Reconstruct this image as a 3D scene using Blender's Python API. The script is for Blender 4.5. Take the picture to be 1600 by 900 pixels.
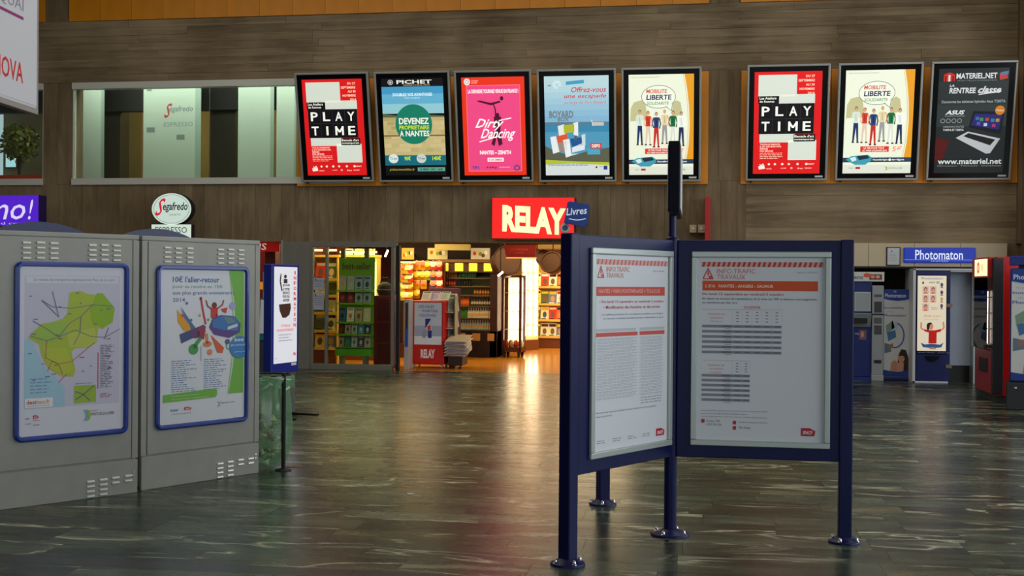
import bpy, math, random
from mathutils import Vector, Matrix
D = bpy.data; SC = bpy.context.scene; COL = SC.collection
for o in list(D.objects): D.objects.remove(o)
R = math.radians; PI = math.pi

# ------------------------------------------------------------ camera
F, HC, YAW, PITCH, ROLL, W = 1840.0, 1.6, R(8.9), R(-.2), R(.46), 20.9
CAMR = Matrix.Rotation(YAW, 3, 'Z') @ Matrix.Rotation(R(90)+PITCH, 3, 'X') @ Matrix.Rotation(ROLL, 3, 'Z')
cd = D.cameras.new('camera'); cam = D.objects.new('camera', cd); COL.objects.link(cam)
cam.matrix_world = Matrix.Translation((0, 0, HC)) @ CAMR.to_4x4()
cd.sensor_width = 36; cd.lens = 36*F/1600; cd.clip_end = 200; cd.clip_start = .05
SC.camera = cam

# ------------------------------------------------------------ world, lights, exposure
wd = D.worlds.new('sky'); SC.world = wd; wd.use_nodes = True
wd.node_tree.nodes['Background'].inputs[0].default_value = (.62, .72, .85, 1)
wd.node_tree.nodes['Background'].inputs[1].default_value = 1.0
vs = SC.view_settings; vs.view_transform = 'Standard'; vs.look = 'None'; vs.gamma = 1; vs.exposure = 0
vs.use_curve_mapping = False
def area(name, loc, rot, sx, sy, power, color, label=None):
    l = D.lights.new(name, 'AREA'); l.shape = 'RECTANGLE'; l.size = sx; l.size_y = sy
    l.energy = power; l.color = color
    o = D.objects.new(name, l); COL.objects.link(o); o.location = loc; o.rotation_euler = rot
    return o
# daylight through the glazed right-hand side of the hall and through the doors behind the camera
area('daylight_side', (9.2, 7, 3.9), (0, R(90), 0), 5.0, 20, 800, (.92, .96, 1))
area('daylight_rear', (-2, -9.6, 3.6), (R(90), 0, 0), 17, 5.0, 165, (1, .95, .88))
area('overhead_fill', (-3, 12.5, 8.05), (0, 0, 0), 17, 12, 660, (1, .92, .79))  # added overhead fill for back wall and floor; the ceiling has no skylight
# shop ceiling lighting (the fittings themselves are built with the shop)
area('shop_light', (-1.5, W+3.2, 2.82), (0, 0, 0), 4.6, 4.2, 170, (1, .74, .38))
area('shop_light', (-1.2, W+7.4, 2.82), (0, 0, 0), 4.2, 3.2, 300, (1, .80, .46))
area('shop_light', (-6.6, W+2.2, 2.82), (0, 0, 0), 2.6, 2.6, 170, (1, .76, .36))
area('cafe_light', (-9.6, W+2.6, 2.82), (0, 0, 0), 3.5, 2.5, 40, (1, .62, .35))
area('upper_light', (-8.6, W+.95, 6.1), (0, 0, 0), 8, .8, 190, (1, .97, .9))  # added between glass and pale panels to brighten them; no fitting is built
area('upper_light', (-9.6, W+3.6, 6.1), (0, 0, 0), 7, 1.6, 200, (1, .74, .34))

# ------------------------------------------------------------ pixel rays -> real planes of the hall
def ray(px, py):
    return CAMR @ Vector(((px-800)/F, (450-py)/F, -1))
def hy(px, py, y=W):                      # point on the vertical plane y = const
    d = ray(px, py); t = y/d.y
    return Vector((d.x*t, y, HC+d.z*t))
def hz(px, py, z=0):                      # point on a level plane
    d = ray(px, py); t = (z-HC)/d.z
    return Vector((d.x*t, d.y*t, z))
def cw(X, Z):                             # camera-frame floor coordinates -> world
    return Vector((X*math.cos(YAW)-Z*math.sin(YAW), X*math.sin(YAW)+Z*math.cos(YAW), 0))
def hpl(px, py, o, ang):                  # on the vertical plane through o running along ang: (s, z)
    d = ray(px, py); e = Vector((math.cos(ang), math.sin(ang)))
    det = d.x*(-e.y)+e.x*d.y
    t = (o.x*(-e.y)+e.x*o.y)/det
    s = (d.x*t-o.x)*e.x+(d.y*t-o.y)*e.y
    return s, HC+d.z*t

def lin(c):
    return tuple(((x/255)/12.92 if x/255 <= .04045 else ((x/255+.055)/1.055)**2.4) for x in c)
def hexc(h):
    h = h.lstrip('#'); return tuple(int(h[i:i+2], 16) for i in (0, 2, 4))

# ------------------------------------------------------------ materials
MATS = {}
def mat(name, col=(128,128,128), rough=.5, metal=0, emis=0, spec=.5, coat=0, noise=0, nscale=6, bump=0, bscale=60):
    if name in MATS: return MATS[name]
    m = D.materials.new(name); m.use_nodes = True; nt = m.node_tree; b = nt.nodes['Principled BSDF']
    c = (*lin(col), 1)
    b.inputs['Base Color'].default_value = c; b.inputs['Roughness'].default_value = rough
    b.inputs['Metallic'].default_value = metal; b.inputs['Specular IOR Level'].default_value = spec
    b.inputs['Coat Weight'].default_value = coat
    if emis:
        b.inputs['Emission Color'].default_value = c; b.inputs['Emission Strength'].default_value = emis
    if noise or bump:
        tc = nt.nodes.new('ShaderNodeTexCoord'); n = nt.nodes.new('ShaderNodeTexNoise')
        n.inputs['Scale'].default_value = nscale; n.inputs['Detail'].default_value = 6
        nt.links.new(tc.outputs['Object'], n.inputs['Vector'])
        if noise:
            mx = nt.nodes.new('ShaderNodeMix'); mx.data_type = 'RGBA'; mx.blend_type = 'MULTIPLY'
            mr = nt.nodes.new('ShaderNodeMapRange'); mr.inputs[1].default_value = .3; mr.inputs[2].default_value = .7
            mr.inputs[3].default_value = 1-noise; mr.inputs[4].default_value = 1+noise*.3
            nt.links.new(n.outputs[0], mr.inputs[0]); mx.inputs['Factor'].default_value = 1
            mx.inputs[6].default_value = c; nt.links.new(mr.outputs[0], mx.inputs[7])
            nt.links.new(mx.outputs[2], b.inputs['Base Color'])
        if bump:
            n2 = nt.nodes.new('ShaderNodeTexNoise'); n2.inputs['Scale'].default_value = bscale
            nt.links.new(tc.outputs['Object'], n2.inputs['Vector'])
            bp = nt.nodes.new('ShaderNodeBump'); bp.inputs['Strength'].default_value = bump; bp.inputs['Distance'].default_value = .01
            nt.links.new(n2.outputs[0], bp.inputs['Height']); nt.links.new(bp.outputs[0], b.inputs['Normal'])
    MATS[name] = m; return m
def print_mat(name, emis=0, rough=.5, base=1.0, coat=0):
    m = D.materials.new(name); m.use_nodes = True; nt = m.node_tree; b = nt.nodes['Principled BSDF']
    a = nt.nodes.new('ShaderNodeAttribute'); a.attribute_name = 'Col'
    nt.links.new(a.outputs['Color'], b.inputs['Base Color'])
    b.inputs['Roughness'].default_value = rough; b.inputs['Coat Weight'].default_value = coat
    if emis:
        nt.links.new(a.outputs['Color'], b.inputs['Emission Color']); b.inputs['Emission Strength'].default_value = emis
    MATS[name] = m; return m
PRINT = print_mat('printed_paper', rough=.55)
GLOSSP = print_mat('glossy_print', rough=.2)
BACKLIT = print_mat('backlit_print', emis=.72, rough=.25)
BACKDIM = print_mat('backlit_print_dim', emis=.40, rough=.25)
SIGNLIT = print_mat('lit_sign', emis=1.0, rough=.3)

def glass(name='clear_glass', tint=(235,245,240), refl=1.0, ior=1.45):
    if name in MATS: return MATS[name]
    m = D.materials.new(name); m.use_nodes = True; nt = m.node_tree; nt.nodes.clear()
    o = nt.nodes.new('ShaderNodeOutputMaterial'); mx = nt.nodes.new('ShaderNodeMixShader')
    t = nt.nodes.new('ShaderNodeBsdfTransparent'); g = nt.nodes.new('ShaderNodeBsdfGlossy'); f = nt.nodes.new('ShaderNodeFresnel')
    t.inputs[0].default_value = (*lin(tint), 1); g.inputs['Roughness'].default_value = .01; f.inputs[0].default_value = ior
    ml = nt.nodes.new('ShaderNodeMath'); ml.operation = 'MULTIPLY'; ml.inputs[1].default_value = refl
    nt.links.new(f.outputs[0], ml.inputs[0]); nt.links.new(ml.outputs[0], mx.inputs[0])
    nt.links.new(t.outputs[0], mx.inputs[1]); nt.links.new(g.outputs[0], mx.inputs[2]); nt.links.new(mx.outputs[0], o.inputs[0])
    MATS[name] = m; return m

def marble(name, use_attr):
    m = D.materials.new(name); m.use_nodes = True; nt = m.node_tree; N = nt.nodes; L = nt.links; b = N['Principled BSDF']
    g = N.new('ShaderNodeNewGeometry')
    if use_attr:
        a = N.new('ShaderNodeAttribute'); a.attribute_name = 'Col'; rnd = N.new('ShaderNodeSeparateColor'); L.new(a.outputs['Color'], rnd.inputs[0]); r = rnd.outputs[0]
    else:
        oi = N.new('ShaderNodeObjectInfo'); r = oi.outputs['Random']
    off = N.new('ShaderNodeCombineXYZ')
    ml = N.new('ShaderNodeMath'); ml.operation = 'MULTIPLY'; ml.inputs[1].default_value = 37; L.new(r, ml.inputs[0])
    L.new(ml.outputs[0], off.inputs[0]); L.new(ml.outputs[0], off.inputs[2])
    ad = N.new('ShaderNodeVectorMath'); L.new(g.outputs['Position'], ad.inputs[0]); L.new(off.outputs[0], ad.inputs[1])
    sc = N.new('ShaderNodeVectorMath'); sc.operation = 'MULTIPLY'; sc.inputs[1].default_value = (.5, 1.9, 1); L.new(ad.outputs[0], sc.inputs[0])
    def noise(scale, detail, dist=0, rough=.6):
        n = N.new('ShaderNodeTexNoise'); n.inputs['Scale'].default_value = scale; n.inputs['Detail'].default_value = detail
        n.inputs['Distortion'].default_value = dist; n.inputs['Roughness'].default_value = rough; L.new(sc.outputs[0], n.inputs['Vector']); return n
    def ramp(src, stops):
        cr = N.new('ShaderNodeValToRGB'); e = cr.color_ramp.elements
        while len(e) < len(stops): e.new(.5)
        for k, (p, c) in enumerate(stops): e[k].position = p; e[k].color = (*lin(c), 1)
        L.new(src, cr.inputs[0]); return cr.outputs[0]
    base = ramp(noise(1.9, 9, 1.0, .7).outputs[0], [(.3, (28,36,31)), (.44, (54,66,55)), (.56, (82,94,78)), (.7, (128,130,110))])
    tint = ramp(r, [(0, (110,104,98)), (.25, (206,208,198)), (.5, (255,255,246)), (.75, (150,172,160)), (1, (255,230,204))])
    mx = N.new('ShaderNodeMix'); mx.data_type = 'RGBA'; mx.blend_type = 'MULTIPLY'; mx.inputs['Factor'].default_value = 1
    L.new(base, mx.inputs[6]); L.new(tint, mx.inputs[7])
    v = noise(1.15, 4, 1.3, .5)                         # thin pale veins where the noise crosses .5
    s1 = N.new('ShaderNodeMath'); s1.operation = 'SUBTRACT'; s1.inputs[1].default_value = .5; L.new(v.outputs[0], s1.inputs[0])
    s2 = N.new('ShaderNodeMath'); s2.operation = 'ABSOLUTE'; L.new(s1.outputs[0], s2.inputs[0])
    vm = ramp(s2.outputs[0], [(0, (255,255,255)), (.010, (170,170,170)), (.028, (0,0,0))])
    pat = ramp(noise(.9, 2).outputs[0], [(.5, (0,0,0)), (.6, (255,255,255))])
    vv = N.new('ShaderNodeMix'); vv.data_type = 'RGBA'; vv.blend_type = 'MULTIPLY'; vv.inputs['Factor'].default_value = 1
    L.new(vm, vv.inputs[6]); L.new(pat, vv.inputs[7])
    m2 = N.new('ShaderNodeMix'); m2.data_type = 'RGBA'; L.new(vv.outputs[2], m2.inputs['Factor']); L.new(mx.outputs[2], m2.inputs[6])
    m2.inputs[7].default_value = (*lin((196,194,166)), 1)
    bl = ramp(noise(1.7, 5, .5, .62).outputs[0], [(.63, (0,0,0)), (.67, (210,210,210))])      # pale calcite patches
    m3 = N.new('ShaderNodeMix'); m3.data_type = 'RGBA'; L.new(bl, m3.inputs['Factor']); L.new(mx.outputs[2], m3.inputs[6]); m3.inputs[7].default_value = (*lin((150,150,124)), 1)
    L.new(m3.outputs[2], m2.inputs[6])
    L.new(m2.outputs[2], b.inputs['Base Color']); b.inputs['Specular IOR Level'].default_value = .36
    rn = N.new('ShaderNodeMapRange'); rn.inputs[3].default_value = .19; rn.inputs[4].default_value = .34; L.new(noise(5, 4).outputs[0], rn.inputs[0])
    L.new(rn.outputs[0], b.inputs['Roughness'])
    bn = N.new('ShaderNodeBump'); bn.inputs['Strength'].default_value = .06; bn.inputs['Distance'].default_value = .004
    L.new(noise(7, 3).outputs[0], bn.inputs['Height']); L.new(bn.outputs[0], b.inputs['Normal'])
    MATS[name] = m; return m

def concrete(name, dark, light, stretch=(1, 1, 9)):
    m = D.materials.new(name); m.use_nodes = True; nt = m.node_tree; N = nt.nodes; L = nt.links; b = N['Principled BSDF']
    g = N.new('ShaderNodeNewGeometry'); oi = N.new('ShaderNodeObjectInfo')
    ml = N.new('ShaderNodeMath'); ml.operation = 'MULTIPLY'; ml.inputs[1].default_value = 53; L.new(oi.outputs['Random'], ml.inputs[0])
    off = N.new('ShaderNodeCombineXYZ'); L.new(ml.outputs[0], off.inputs[0]); L.new(ml.outputs[0], off.inputs[2])
    ad = N.new('ShaderNodeVectorMath'); L.new(g.outputs['Position'], ad.inputs[0]); L.new(off.outputs[0], ad.inputs[1])
    sc = N.new('ShaderNodeVectorMath'); sc.operation = 'MULTIPLY'; sc.inputs[1].default_value = stretch; L.new(ad.outputs[0], sc.inputs[0])
    n = N.new('ShaderNodeTexNoise'); n.inputs['Scale'].default_value = 1.1; n.inputs['Detail'].default_value = 9; n.inputs['Roughness'].default_value = .68
    n.inputs['Distortion'].default_value = .6; L.new(sc.outputs[0], n.inputs['Vector'])
    n3 = N.new('ShaderNodeTexNoise'); n3.inputs['Scale'].default_value = .7; n3.inputs['Detail'].default_value = 3; L.new(g.outputs['Position'], n3.inputs['Vector'])
    av = N.new('ShaderNodeMath'); av.operation = 'ADD'; L.new(n.outputs[0], av.inputs[0]); L.new(n3.outputs[0], av.inputs[1])
    r2 = N.new('ShaderNodeMath'); r2.operation = 'MULTIPLY_ADD'; r2.inputs[1].default_value = .12; L.new(oi.outputs['Random'], r2.inputs[0]); L.new(av.outputs[0], r2.inputs[2])
    mr = N.new('ShaderNodeMapRange'); mr.inputs[1].default_value = .78; mr.inputs[2].default_value = 1.34; L.new(r2.outputs[0], mr.inputs[0])
    mx = N.new('ShaderNodeMix'); mx.data_type = 'RGBA'; L.new(mr.outputs[0], mx.inputs['Factor'])
    mx.inputs[6].default_value = (*lin(dark), 1); mx.inputs[7].default_value = (*lin(light), 1)
    L.new(mx.outputs[2], b.inputs['Base Color']); b.inputs['Roughness'].default_value = .85; b.inputs['Specular IOR Level'].default_value = .25
    bp = N.new('ShaderNodeBump'); bp.inputs['Strength'].default_value = .5; bp.inputs['Distance'].default_value = .012
    L.new(n.outputs[0], bp.inputs['Height']); L.new(bp.outputs[0], b.inputs['Normal'])
    MATS[name] = m; return m
CONC_H = concrete('board_marked_concrete_level', (98,82,62), (158,139,110), (.55, .55, 7))
CONC_V = concrete('board_marked_concrete_upright', (96,80,60), (144,125,97), (5, 5, .8))
MARB = marble('green_marble', False); MARBA = marble('green_marble_far', True)
NAVY = mat('navy_powder_coat', (6,16,76), .4, noise=.15, spec=.3)
DNAVY = mat('dark_navy_paint', (7,9,30), .6, spec=.2)
SILVER = mat('brushed_aluminium', (200,202,200), .32, .85)
SATIN = mat('satin_aluminium', (178,180,178), .42, .6)
CHROME = mat('chrome', (215,218,222), .12, 1)
BLACK = mat('black_casing', (14,13,15), .45)
DARKM = mat('dark_metal', (36,36,38), .4, .5)
GREYC = mat('grey_cabinet_paint', (164,162,155), .5, noise=.08, bump=.05, bscale=300)
GREYD = mat('pedestal_grey_paint', (96,96,94), .55)  # plain darker grey of the totem pedestal
WHITE = mat('white_plastic', (225,226,226), .4)
PANEG = glass(); 

# ------------------------------------------------------------ mesh builder
class MB:
    def __init__(s): s.v = []; s.f = []; s.m = []; s.c = []; s.s = []
    def add(s, vs_, fs, mi=0, col=(200,200,200), smooth=False):
        n = len(s.v); s.v += [tuple(p) for p in vs_]
        for f in fs: s.f.append([n+i for i in f]); s.m.append(mi); s.c.append(col); s.s.append(smooth)
        return s
    def box(s, a, b, mi=0, col=(200,200,200)):
        x0,y0,z0 = [min(a[i],b[i]) for i in range(3)]; x1,y1,z1 = [max(a[i],b[i]) for i in range(3)]
        return s.add([(x0,y0,z0),(x1,y0,z0),(x1,y1,z0),(x0,y1,z0),(x0,y0,z1),(x1,y0,z1),(x1,y1,z1),(x0,y1,z1)],
              [(0,3,2,1),(4,5,6,7),(0,1,5,4),(1,2,6,5),(2,3,7,6),(3,0,4,7)], mi, col)
    def cyl(s, p0, p1, r0, r1=None, n=12, mi=0, col=(200,200,200), cap=True):
        r1 = r0 if r1 is None else r1
        p0 = Vector(p0); p1 = Vector(p1); d = (p1-p0).normalized()
        a = d.orthogonal().normalized(); b = d.cross(a)
        vs_ = [p0+(a*math.cos(2*PI*k/n)+b*math.sin(2*PI*k/n))*r0 for k in range(n)]+[p1+(a*math.cos(2*PI*k/n)+b*math.sin(2*PI*k/n))*r1 for k in range(n)]
        s.add(vs_, [(k,(k+1)%n,n+(k+1)%n,n+k) for k in range(n)], mi, col, True)
        if cap: s.add(vs_[:n], [tuple(reversed(range(n)))], mi, col); s.add(vs_[n:], [tuple(range(n))], mi, col)
        return s
    def path(s, pts, r, n=8, mi=0, col=(200,200,200)):
        for a, b in zip(pts, pts[1:]): s.cyl(a, b, r, r, n, mi, col)
        return s
    def lathe(s, prof, n=16, c=(0,0,0), mi=0, col=(200,200,200), cap=True):
        vs_ = [(c[0]+r*math.cos(2*PI*k/n), c[1]+r*math.sin(2*PI*k/n), c[2]+z) for r, z in prof for k in range(n)]
        s.add(vs_, [(j*n+k, j*n+(k+1)%n, (j+1)*n+(k+1)%n, (j+1)*n+k) for j in range(len(prof)-1) for k in range(n)], mi, col, True)
        if cap:
            s.add(vs_[:n], [tuple(reversed(range(n)))], mi, col); s.add(vs_[-n:], [tuple(range(n))], mi, col)
        return s
    def prism(s, poly, y0, y1, mi=0, col=(200,200,200)):      # outline in x,z extruded along y
        n = len(poly)
        vs_ = [(x,y0,z) for x,z in poly]+[(x,y1,z) for x,z in poly]
        return s.add(vs_, [tuple(range(n)), tuple(reversed(range(n,2*n)))]+[(k,n+k,n+(k+1)%n,(k+1)%n) for k in range(n)], mi, col)
    def prismx(s, poly, x0, x1, mi=0, col=(200,200,200)):     # outline in y,z extruded along x
        n = len(poly)
        vs_ = [(x0,y,z) for y,z in poly]+[(x1,y,z) for y,z in poly]
        return s.add(vs_, [tuple(reversed(range(n))), tuple(range(n,2*n))]+[(k,(k+1)%n,n+(k+1)%n,n+k) for k in range(n)], mi, col)
    def mesh(s, name, mats):
        me = D.meshes.new(name); me.from_pydata(s.v, [], s.f)
        if not isinstance(mats, (list, tuple)): mats = [mats]
        for m in mats: me.materials.append(m)
        at = me.color_attributes.new('Col', 'FLOAT_COLOR', 'CORNER'); i = 0; buf = []
        cache = {}
        for f, c in zip(s.f, s.c):
            q = cache.get(c) or cache.setdefault(c, (*lin(c), 1.0)); buf += list(q)*len(f)
        at.data.foreach_set('color', buf)
        me.polygons.foreach_set('material_index', s.m); me.polygons.foreach_set('use_smooth', s.s); me.update()
        return me
    def build(s, name, mats, parent=None, loc=(0,0,0), rz=0, bevel=0, rx=0):
        o = D.objects.new(name, s.mesh(name, mats)); COL.objects.link(o)
        o.location = loc; o.rotation_euler = (rx, 0, rz)
        if parent: o.parent = parent
        if bevel:
            b = o.modifiers.new('bevel', 'BEVEL'); b.width = bevel; b.segments = 2; b.limit_method = 'ANGLE'; b.angle_limit = R(40)
        return o
NTH = ['first','second','third','fourth','fifth','sixth','seventh','eighth','ninth','tenth','eleventh','twelfth','thirteenth','fourteenth','fifteenth','sixteenth','seventeenth','eighteenth']
def tag(o, label=None, cat=None, group=None, kind=None):
    if label: o['label'] = label
    if cat: o['category'] = cat
    if group: o['group'] = group
    if kind: o['kind'] = kind
    return o
def thing(name, label, cat, loc=(0,0,0), rz=0, group=None):
    o = D.objects.new(name, None); COL.objects.link(o); o.location = loc; o.rotation_euler = (0,0,rz); o.empty_display_size = .1
    return tag(o, label, cat, group)
def dup(root, loc=None, rz=None, label=None, group=None, sc=None):
    KIDS = {}
    for k in D.objects:
        if k.parent: KIDS.setdefault(k.parent.name, []).append(k)
    r = cp2(root, None, KIDS)
    if loc is not None: r.location = loc
    if rz is not None: r.rotation_euler = (0,0,rz)
    if sc is not None: r.scale = sc
    if label: r['label'] = label
    if group: r['group'] = group
    return r
def cp2(o, par, KIDS):
    c = o.copy(); COL.objects.link(c); c.parent = par
    for ch in KIDS.get(o.name, []): cp2(ch, c, KIDS)
    return c
def solo(mb, name, mats, label, cat, group=None, loc=(0,0,0), rz=0, bevel=0, rx=0):
    return tag(mb.build(name, mats, None, loc, rz, bevel, rx), label, cat, group)
def struct(mb, name, mats, loc=(0,0,0), rz=0, bevel=0):
    return tag(mb.build(name, mats, None, loc, rz, bevel), kind='structure')

# ------------------------------------------------------------ flat print: shapes and lettering on a sheet
TXT = {}
def txt(s, bold=0, shear=0):
    k = (s, bold, shear)
    if k not in TXT:
        c = D.curves.new('t', 'FONT'); c.body = s; c.offset = bold; c.shear = shear; c.resolution_u = 2; c.fill_mode = 'FRONT'
        o = D.objects.new('t', c); COL.objects.link(o)
        me = D.meshes.new_from_object(o.evaluated_get(bpy.context.evaluated_depsgraph_get()))
        vs_ = [(v.co.x, v.co.y) for v in me.vertices]; fs = [tuple(p.vertices) for p in me.polygons]
        D.objects.remove(o); D.curves.remove(c); D.meshes.remove(me)
        if not vs_: vs_ = [(0,0),(1,0),(1,1)]; fs = []
        x0 = min(v[0] for v in vs_); x1 = max(v[0] for v in vs_); y0 = min(v[1] for v in vs_); y1 = max(v[1] for v in vs_)
        w = max(x1-x0, 1e-4); h = max(y1-y0, 1e-4)
        TXT[k] = ([((x-x0)/w, (y-y0)/h) for x, y in vs_], fs, w/h)
    return TXT[k]
class Sheet(MB):
    """u to the right, v downwards, both 0..1; the sheet's back lies on y = 0 and it faces -y; z up from 0"""
    def __init__(s, w, h, bg=(255,255,255), eps=.0006, th=.002, x0=0, z0=0):
        super().__init__(); s.w = w; s.h = h; s.e = eps; s.th = th; s.x0 = x0; s.z0 = z0; s.L = 0
        s.box((x0, -th, z0), (x0+w, 0, z0+h), 0, bg)
    def p(s, u, v, L): return (s.x0+u*s.w, -s.th-s.e*L, s.z0+(1-v)*s.h)
    def rect(s, u0, v0, u1, v1, col, L=1):
        s.add([s.p(u0,v1,L), s.p(u1,v1,L), s.p(u1,v0,L), s.p(u0,v0,L)], [(0,1,2,3)], 0, col); return s
    def poly(s, pts, col, L=1):
        s.add([s.p(u,v,L) for u,v in pts], [tuple(range(len(pts)))], 0, col); return s
    def ell(s, u, v, ru, rv, col, L=1, n=20, a0=0, a1=2*PI):
        return s.poly([(u+ru*math.cos(a0+(a1-a0)*k/n), v+rv*math.sin(a0+(a1-a0)*k/n)) for k in range(n)], col, L)
    def ring(s, u, v, ru, rv, t, col, L=1, n=28, a0=0, a1=2*PI):
        k_ = s.w/s.h
        for k in range(n):
            a = a0+(a1-a0)*k/n; b = a0+(a1-a0)*(k+1)/n
            s.poly([(u+ru*math.cos(a), v+rv*math.sin(a)), (u+ru*math.cos(b), v+rv*math.sin(b)),
                    (u+(ru-t)*math.cos(b), v+(rv-t*k_)*math.sin(b)), (u+(ru-t)*math.cos(a), v+(rv-t*k_)*math.sin(a))], col, L)
        return s
    def line(s, pts, t, col, L=1):
        k_ = s.w/s.h
        for (a, b), (c, d) in zip(pts, pts[1:]):
            dx, dy = (c-a), (d-b)/k_; l = math.hypot(dx, dy) or 1e-6; nx, ny = -dy/l*t/2, dx/l*t/2*k_
            s.poly([(a+nx, b+ny), (c+nx, d+ny), (c-nx, d-ny), (a-nx, b-ny)], col, L)
        return s
    def text(s, t, u0, v0, u1, v1, col, L=2, bold=0, shear=0, skew=0):
        vs_, fs, asp = txt(t, bold, shear)
        pts = [s.p(u0+x*(u1-u0), v1-y*(v1-v0)+skew*x, L) for x, y in vs_]
        s.add(pts, fs, 0, col); return s
    def greek(s, u0, v0, u1, v1, rows, col, L=1, fill=.45, seed=1, rag=.3):
        rg = random.Random(seed); dv = (v1-v0)/rows
        for r_ in range(rows):
            u = u0; end = u1-(u1-u0)*rg.random()*rag
            while u < end:
                w = min(rg.uniform(.02, .07)*(1 if s.w > .3 else 2), end-u); s.rect(u, v0+r_*dv, u+w, v0+r_*dv+dv*fill, col, L); u += w+.012
        return s

# ============================================================ THE HALL
rnd = random.Random(4)
def X_(px, py=330, y=W): return hy(px, py, y).x
XL, XR, YB, ZC = -16.5, 9.6, -10.0, 8.2
XPIL = X_(1589, 200)                       # pilaster at the right end of the wall
# --- floor: dark bed with single marble slabs let into it
floor = struct(MB().box((XL, YB, -.12), (XR, W, -.02)), 'floor', mat('floor_bed', (62,66,58), .5))
unit = MB().box((-.5,-.5,-.02), (.5,.5,0)).mesh('marble_slab', [MARB])
CAMI = CAMR.transposed()
def proj(x, y, z):
    q = CAMI @ Vector((x, y, z-HC)); 
    return (None, None, 0) if q.z > -.2 else (800+F*q.x/-q.z, 450-F*q.y/-q.z, -q.z)
rest = MB(); nslab = 0; cells = []
y = YB; row = 0
STRIP = hz(150, 884).y
while y < W-.01:
    strip = abs(y-STRIP) < .001
    d = .17 if strip else rnd.choice([.26,.3,.3,.34,.42])
    if y < STRIP-.001 and y+d > STRIP-.12: d = STRIP-y
    d = min(d, W-y)
    x = XL+rnd.random()*.4
    while x < XR-.05:
        l = 1.6 if strip else rnd.uniform(.45, 1.35); l = min(l, XR-x)
        cells.append((x+l/2, y+d/2, l-.002, d-.002, strip)); x += l
    y += d
vis = []
for c in cells:
    px, py, Z = proj(c[0], c[1], 0)
    if px is not None and Z > 1 and -90-600/Z*c[2] < px < 1690+600/Z*c[2] and py < 960: vis.append((Z, c))
vis.sort(key=lambda q: q[0]); near = set(id(q[1]) for q in vis[:292])
DARKS = mat('dark_floor_strip', (44,41,45), .3, noise=.2)
usd = unit.copy(); usd.materials.clear(); usd.materials.append(DARKS)
for c in cells:
    if id(c) in near:
        o = D.objects.new('marble_slab', usd if c[4] else unit); COL.objects.link(o); o.parent = floor
        o.location = (c[0], c[1], 0); o.scale = (c[2], c[3], 1)
    else:
        q = int(rnd.random()*255)
        rest.box((c[0]-c[2]/2, c[1]-c[3]/2, -.02), (c[0]+c[2]/2, c[1]+c[3]/2, 0), 0, (q,q,q))
tag(rest.build('marble_slab', MARBA, floor), kind='stuff')

# --- back wall: concrete core with openings, board-marked strips cast proud of it
ZL, ZW0, ZW1, ZO = 2.345, 3.44, 5.36, 6.53     # lintel, window sill, window head, orange panels
xc0, xc1 = X_(-60), X_(437, 450)
xs0, xs1 = X_(441, 450), X_(985, 450)
xr0, xr1 = X_(1285, 450), X_(1571, 450)
xw1, xw2, xw3 = X_(67), X_(113), X_(545)
XFAR = XR
core = MB(); T = .38
core.box((XL, W, 0), (xc0, W+T, ZL)); core.box((xs1, W, 0), (xr0, W+T, ZL)); core.box((xr1, W, 0), (XFAR, W+T, ZL))
core.box((xc1, W+.02, 0), (xs0, W+T, ZL))
core.box((XL, W, ZL), (XFAR, W+T, ZW0)); core.box((XL, W, ZW1), (XFAR, W+T, ZC))
core.box((xw1, W, ZW0), (xw2, W+T, ZW1)); core.box((xw3, W, ZW0), (XFAR, W+T, ZW1)); core.box((XL, W, ZW0), (xw1-6, W+T, ZW1))
wall = struct(core, 'wall_back', CONC_V)
def board(x0, x1, z0, z1, t, m, meshes={}):
    if m.name not in meshes: meshes[m.name] = MB().box((-.5,-1,-.5), (.5,0,.5)).mesh('concrete_board', [m])
    o = D.objects.new('concrete_board', meshes[m.name]); COL.objects.link(o); o.parent = wall
    o.location = ((x0+x1)/2, W+.004, (z0+z1)/2); o.scale = (x1-x0-.004, t, z1-z0-.004)
x = X_(-20)
x_h = X_(1165)
while x < x_h-.02:                                 # upright boards over the openings
    w_ = min(rnd.uniform(.2,.3), x_h-x); board(x, x+w_, ZL, ZW0-.01, rnd.uniform(.008,.02), CONC_V); x += w_
for k, (a, b) in enumerate([(ZL,2.62),(2.62,2.9),(2.9,3.17),(3.17,ZW0-.01)]):   # level boards at the right
    board(x_h, XPIL, a, b, .010+.006*(k % 2), CONC_H)
for a, b, n in ((xw1, xw2, 2), (X_(1100), X_(1166), 3)):     # piers
    for k in range(n): board(a+(b-a)*k/n, a+(b-a)*(k+1)/n, ZW0-.01, ZW1, .010+.005*(k % 2), CONC_V)
z = ZW1; nrow = 8; dz = (ZO-ZW1)/nrow
for k in range(nrow):
    x = X_(-20)
    while x < XPIL-.05:
        w_ = rnd.uniform(2.2, 4.2); w_ = w_ if x+w_ < XPIL-.6 else XPIL-x
        board(x, x+w_, z, z+dz, rnd.uniform(.008,.024), CONC_H); x += w_
    z += dz
for a, b in ((X_(72,20), X_(110,20)), (X_(1110,5), X_(1156,5))):
    board(a, b, ZO, ZO+1.6, .014, CONC_V)
ORANGE = mat('orange_wood_panel', (232,144,10), .45, noise=.22, nscale=1.2)
up = MB().box((-.5,-1,-.5), (.5,0,.5)).mesh('orange_panel', [ORANGE])
for a, b in ((X_(-40,20), X_(71,20)), (X_(110,20), X_(1108,5)), (X_(1157,4), XPIL)):
    n = max(1, round((b-a)/.62))
    for k in range(n):
        o = D.objects.new('orange_panel', up); COL.objects.link(o); o.parent = wall
        o.location = (a+(b-a)*(k+.5)/n, W, ZO+.83); o.scale = ((b-a)/n-.005, .045, 1.66)
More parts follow.
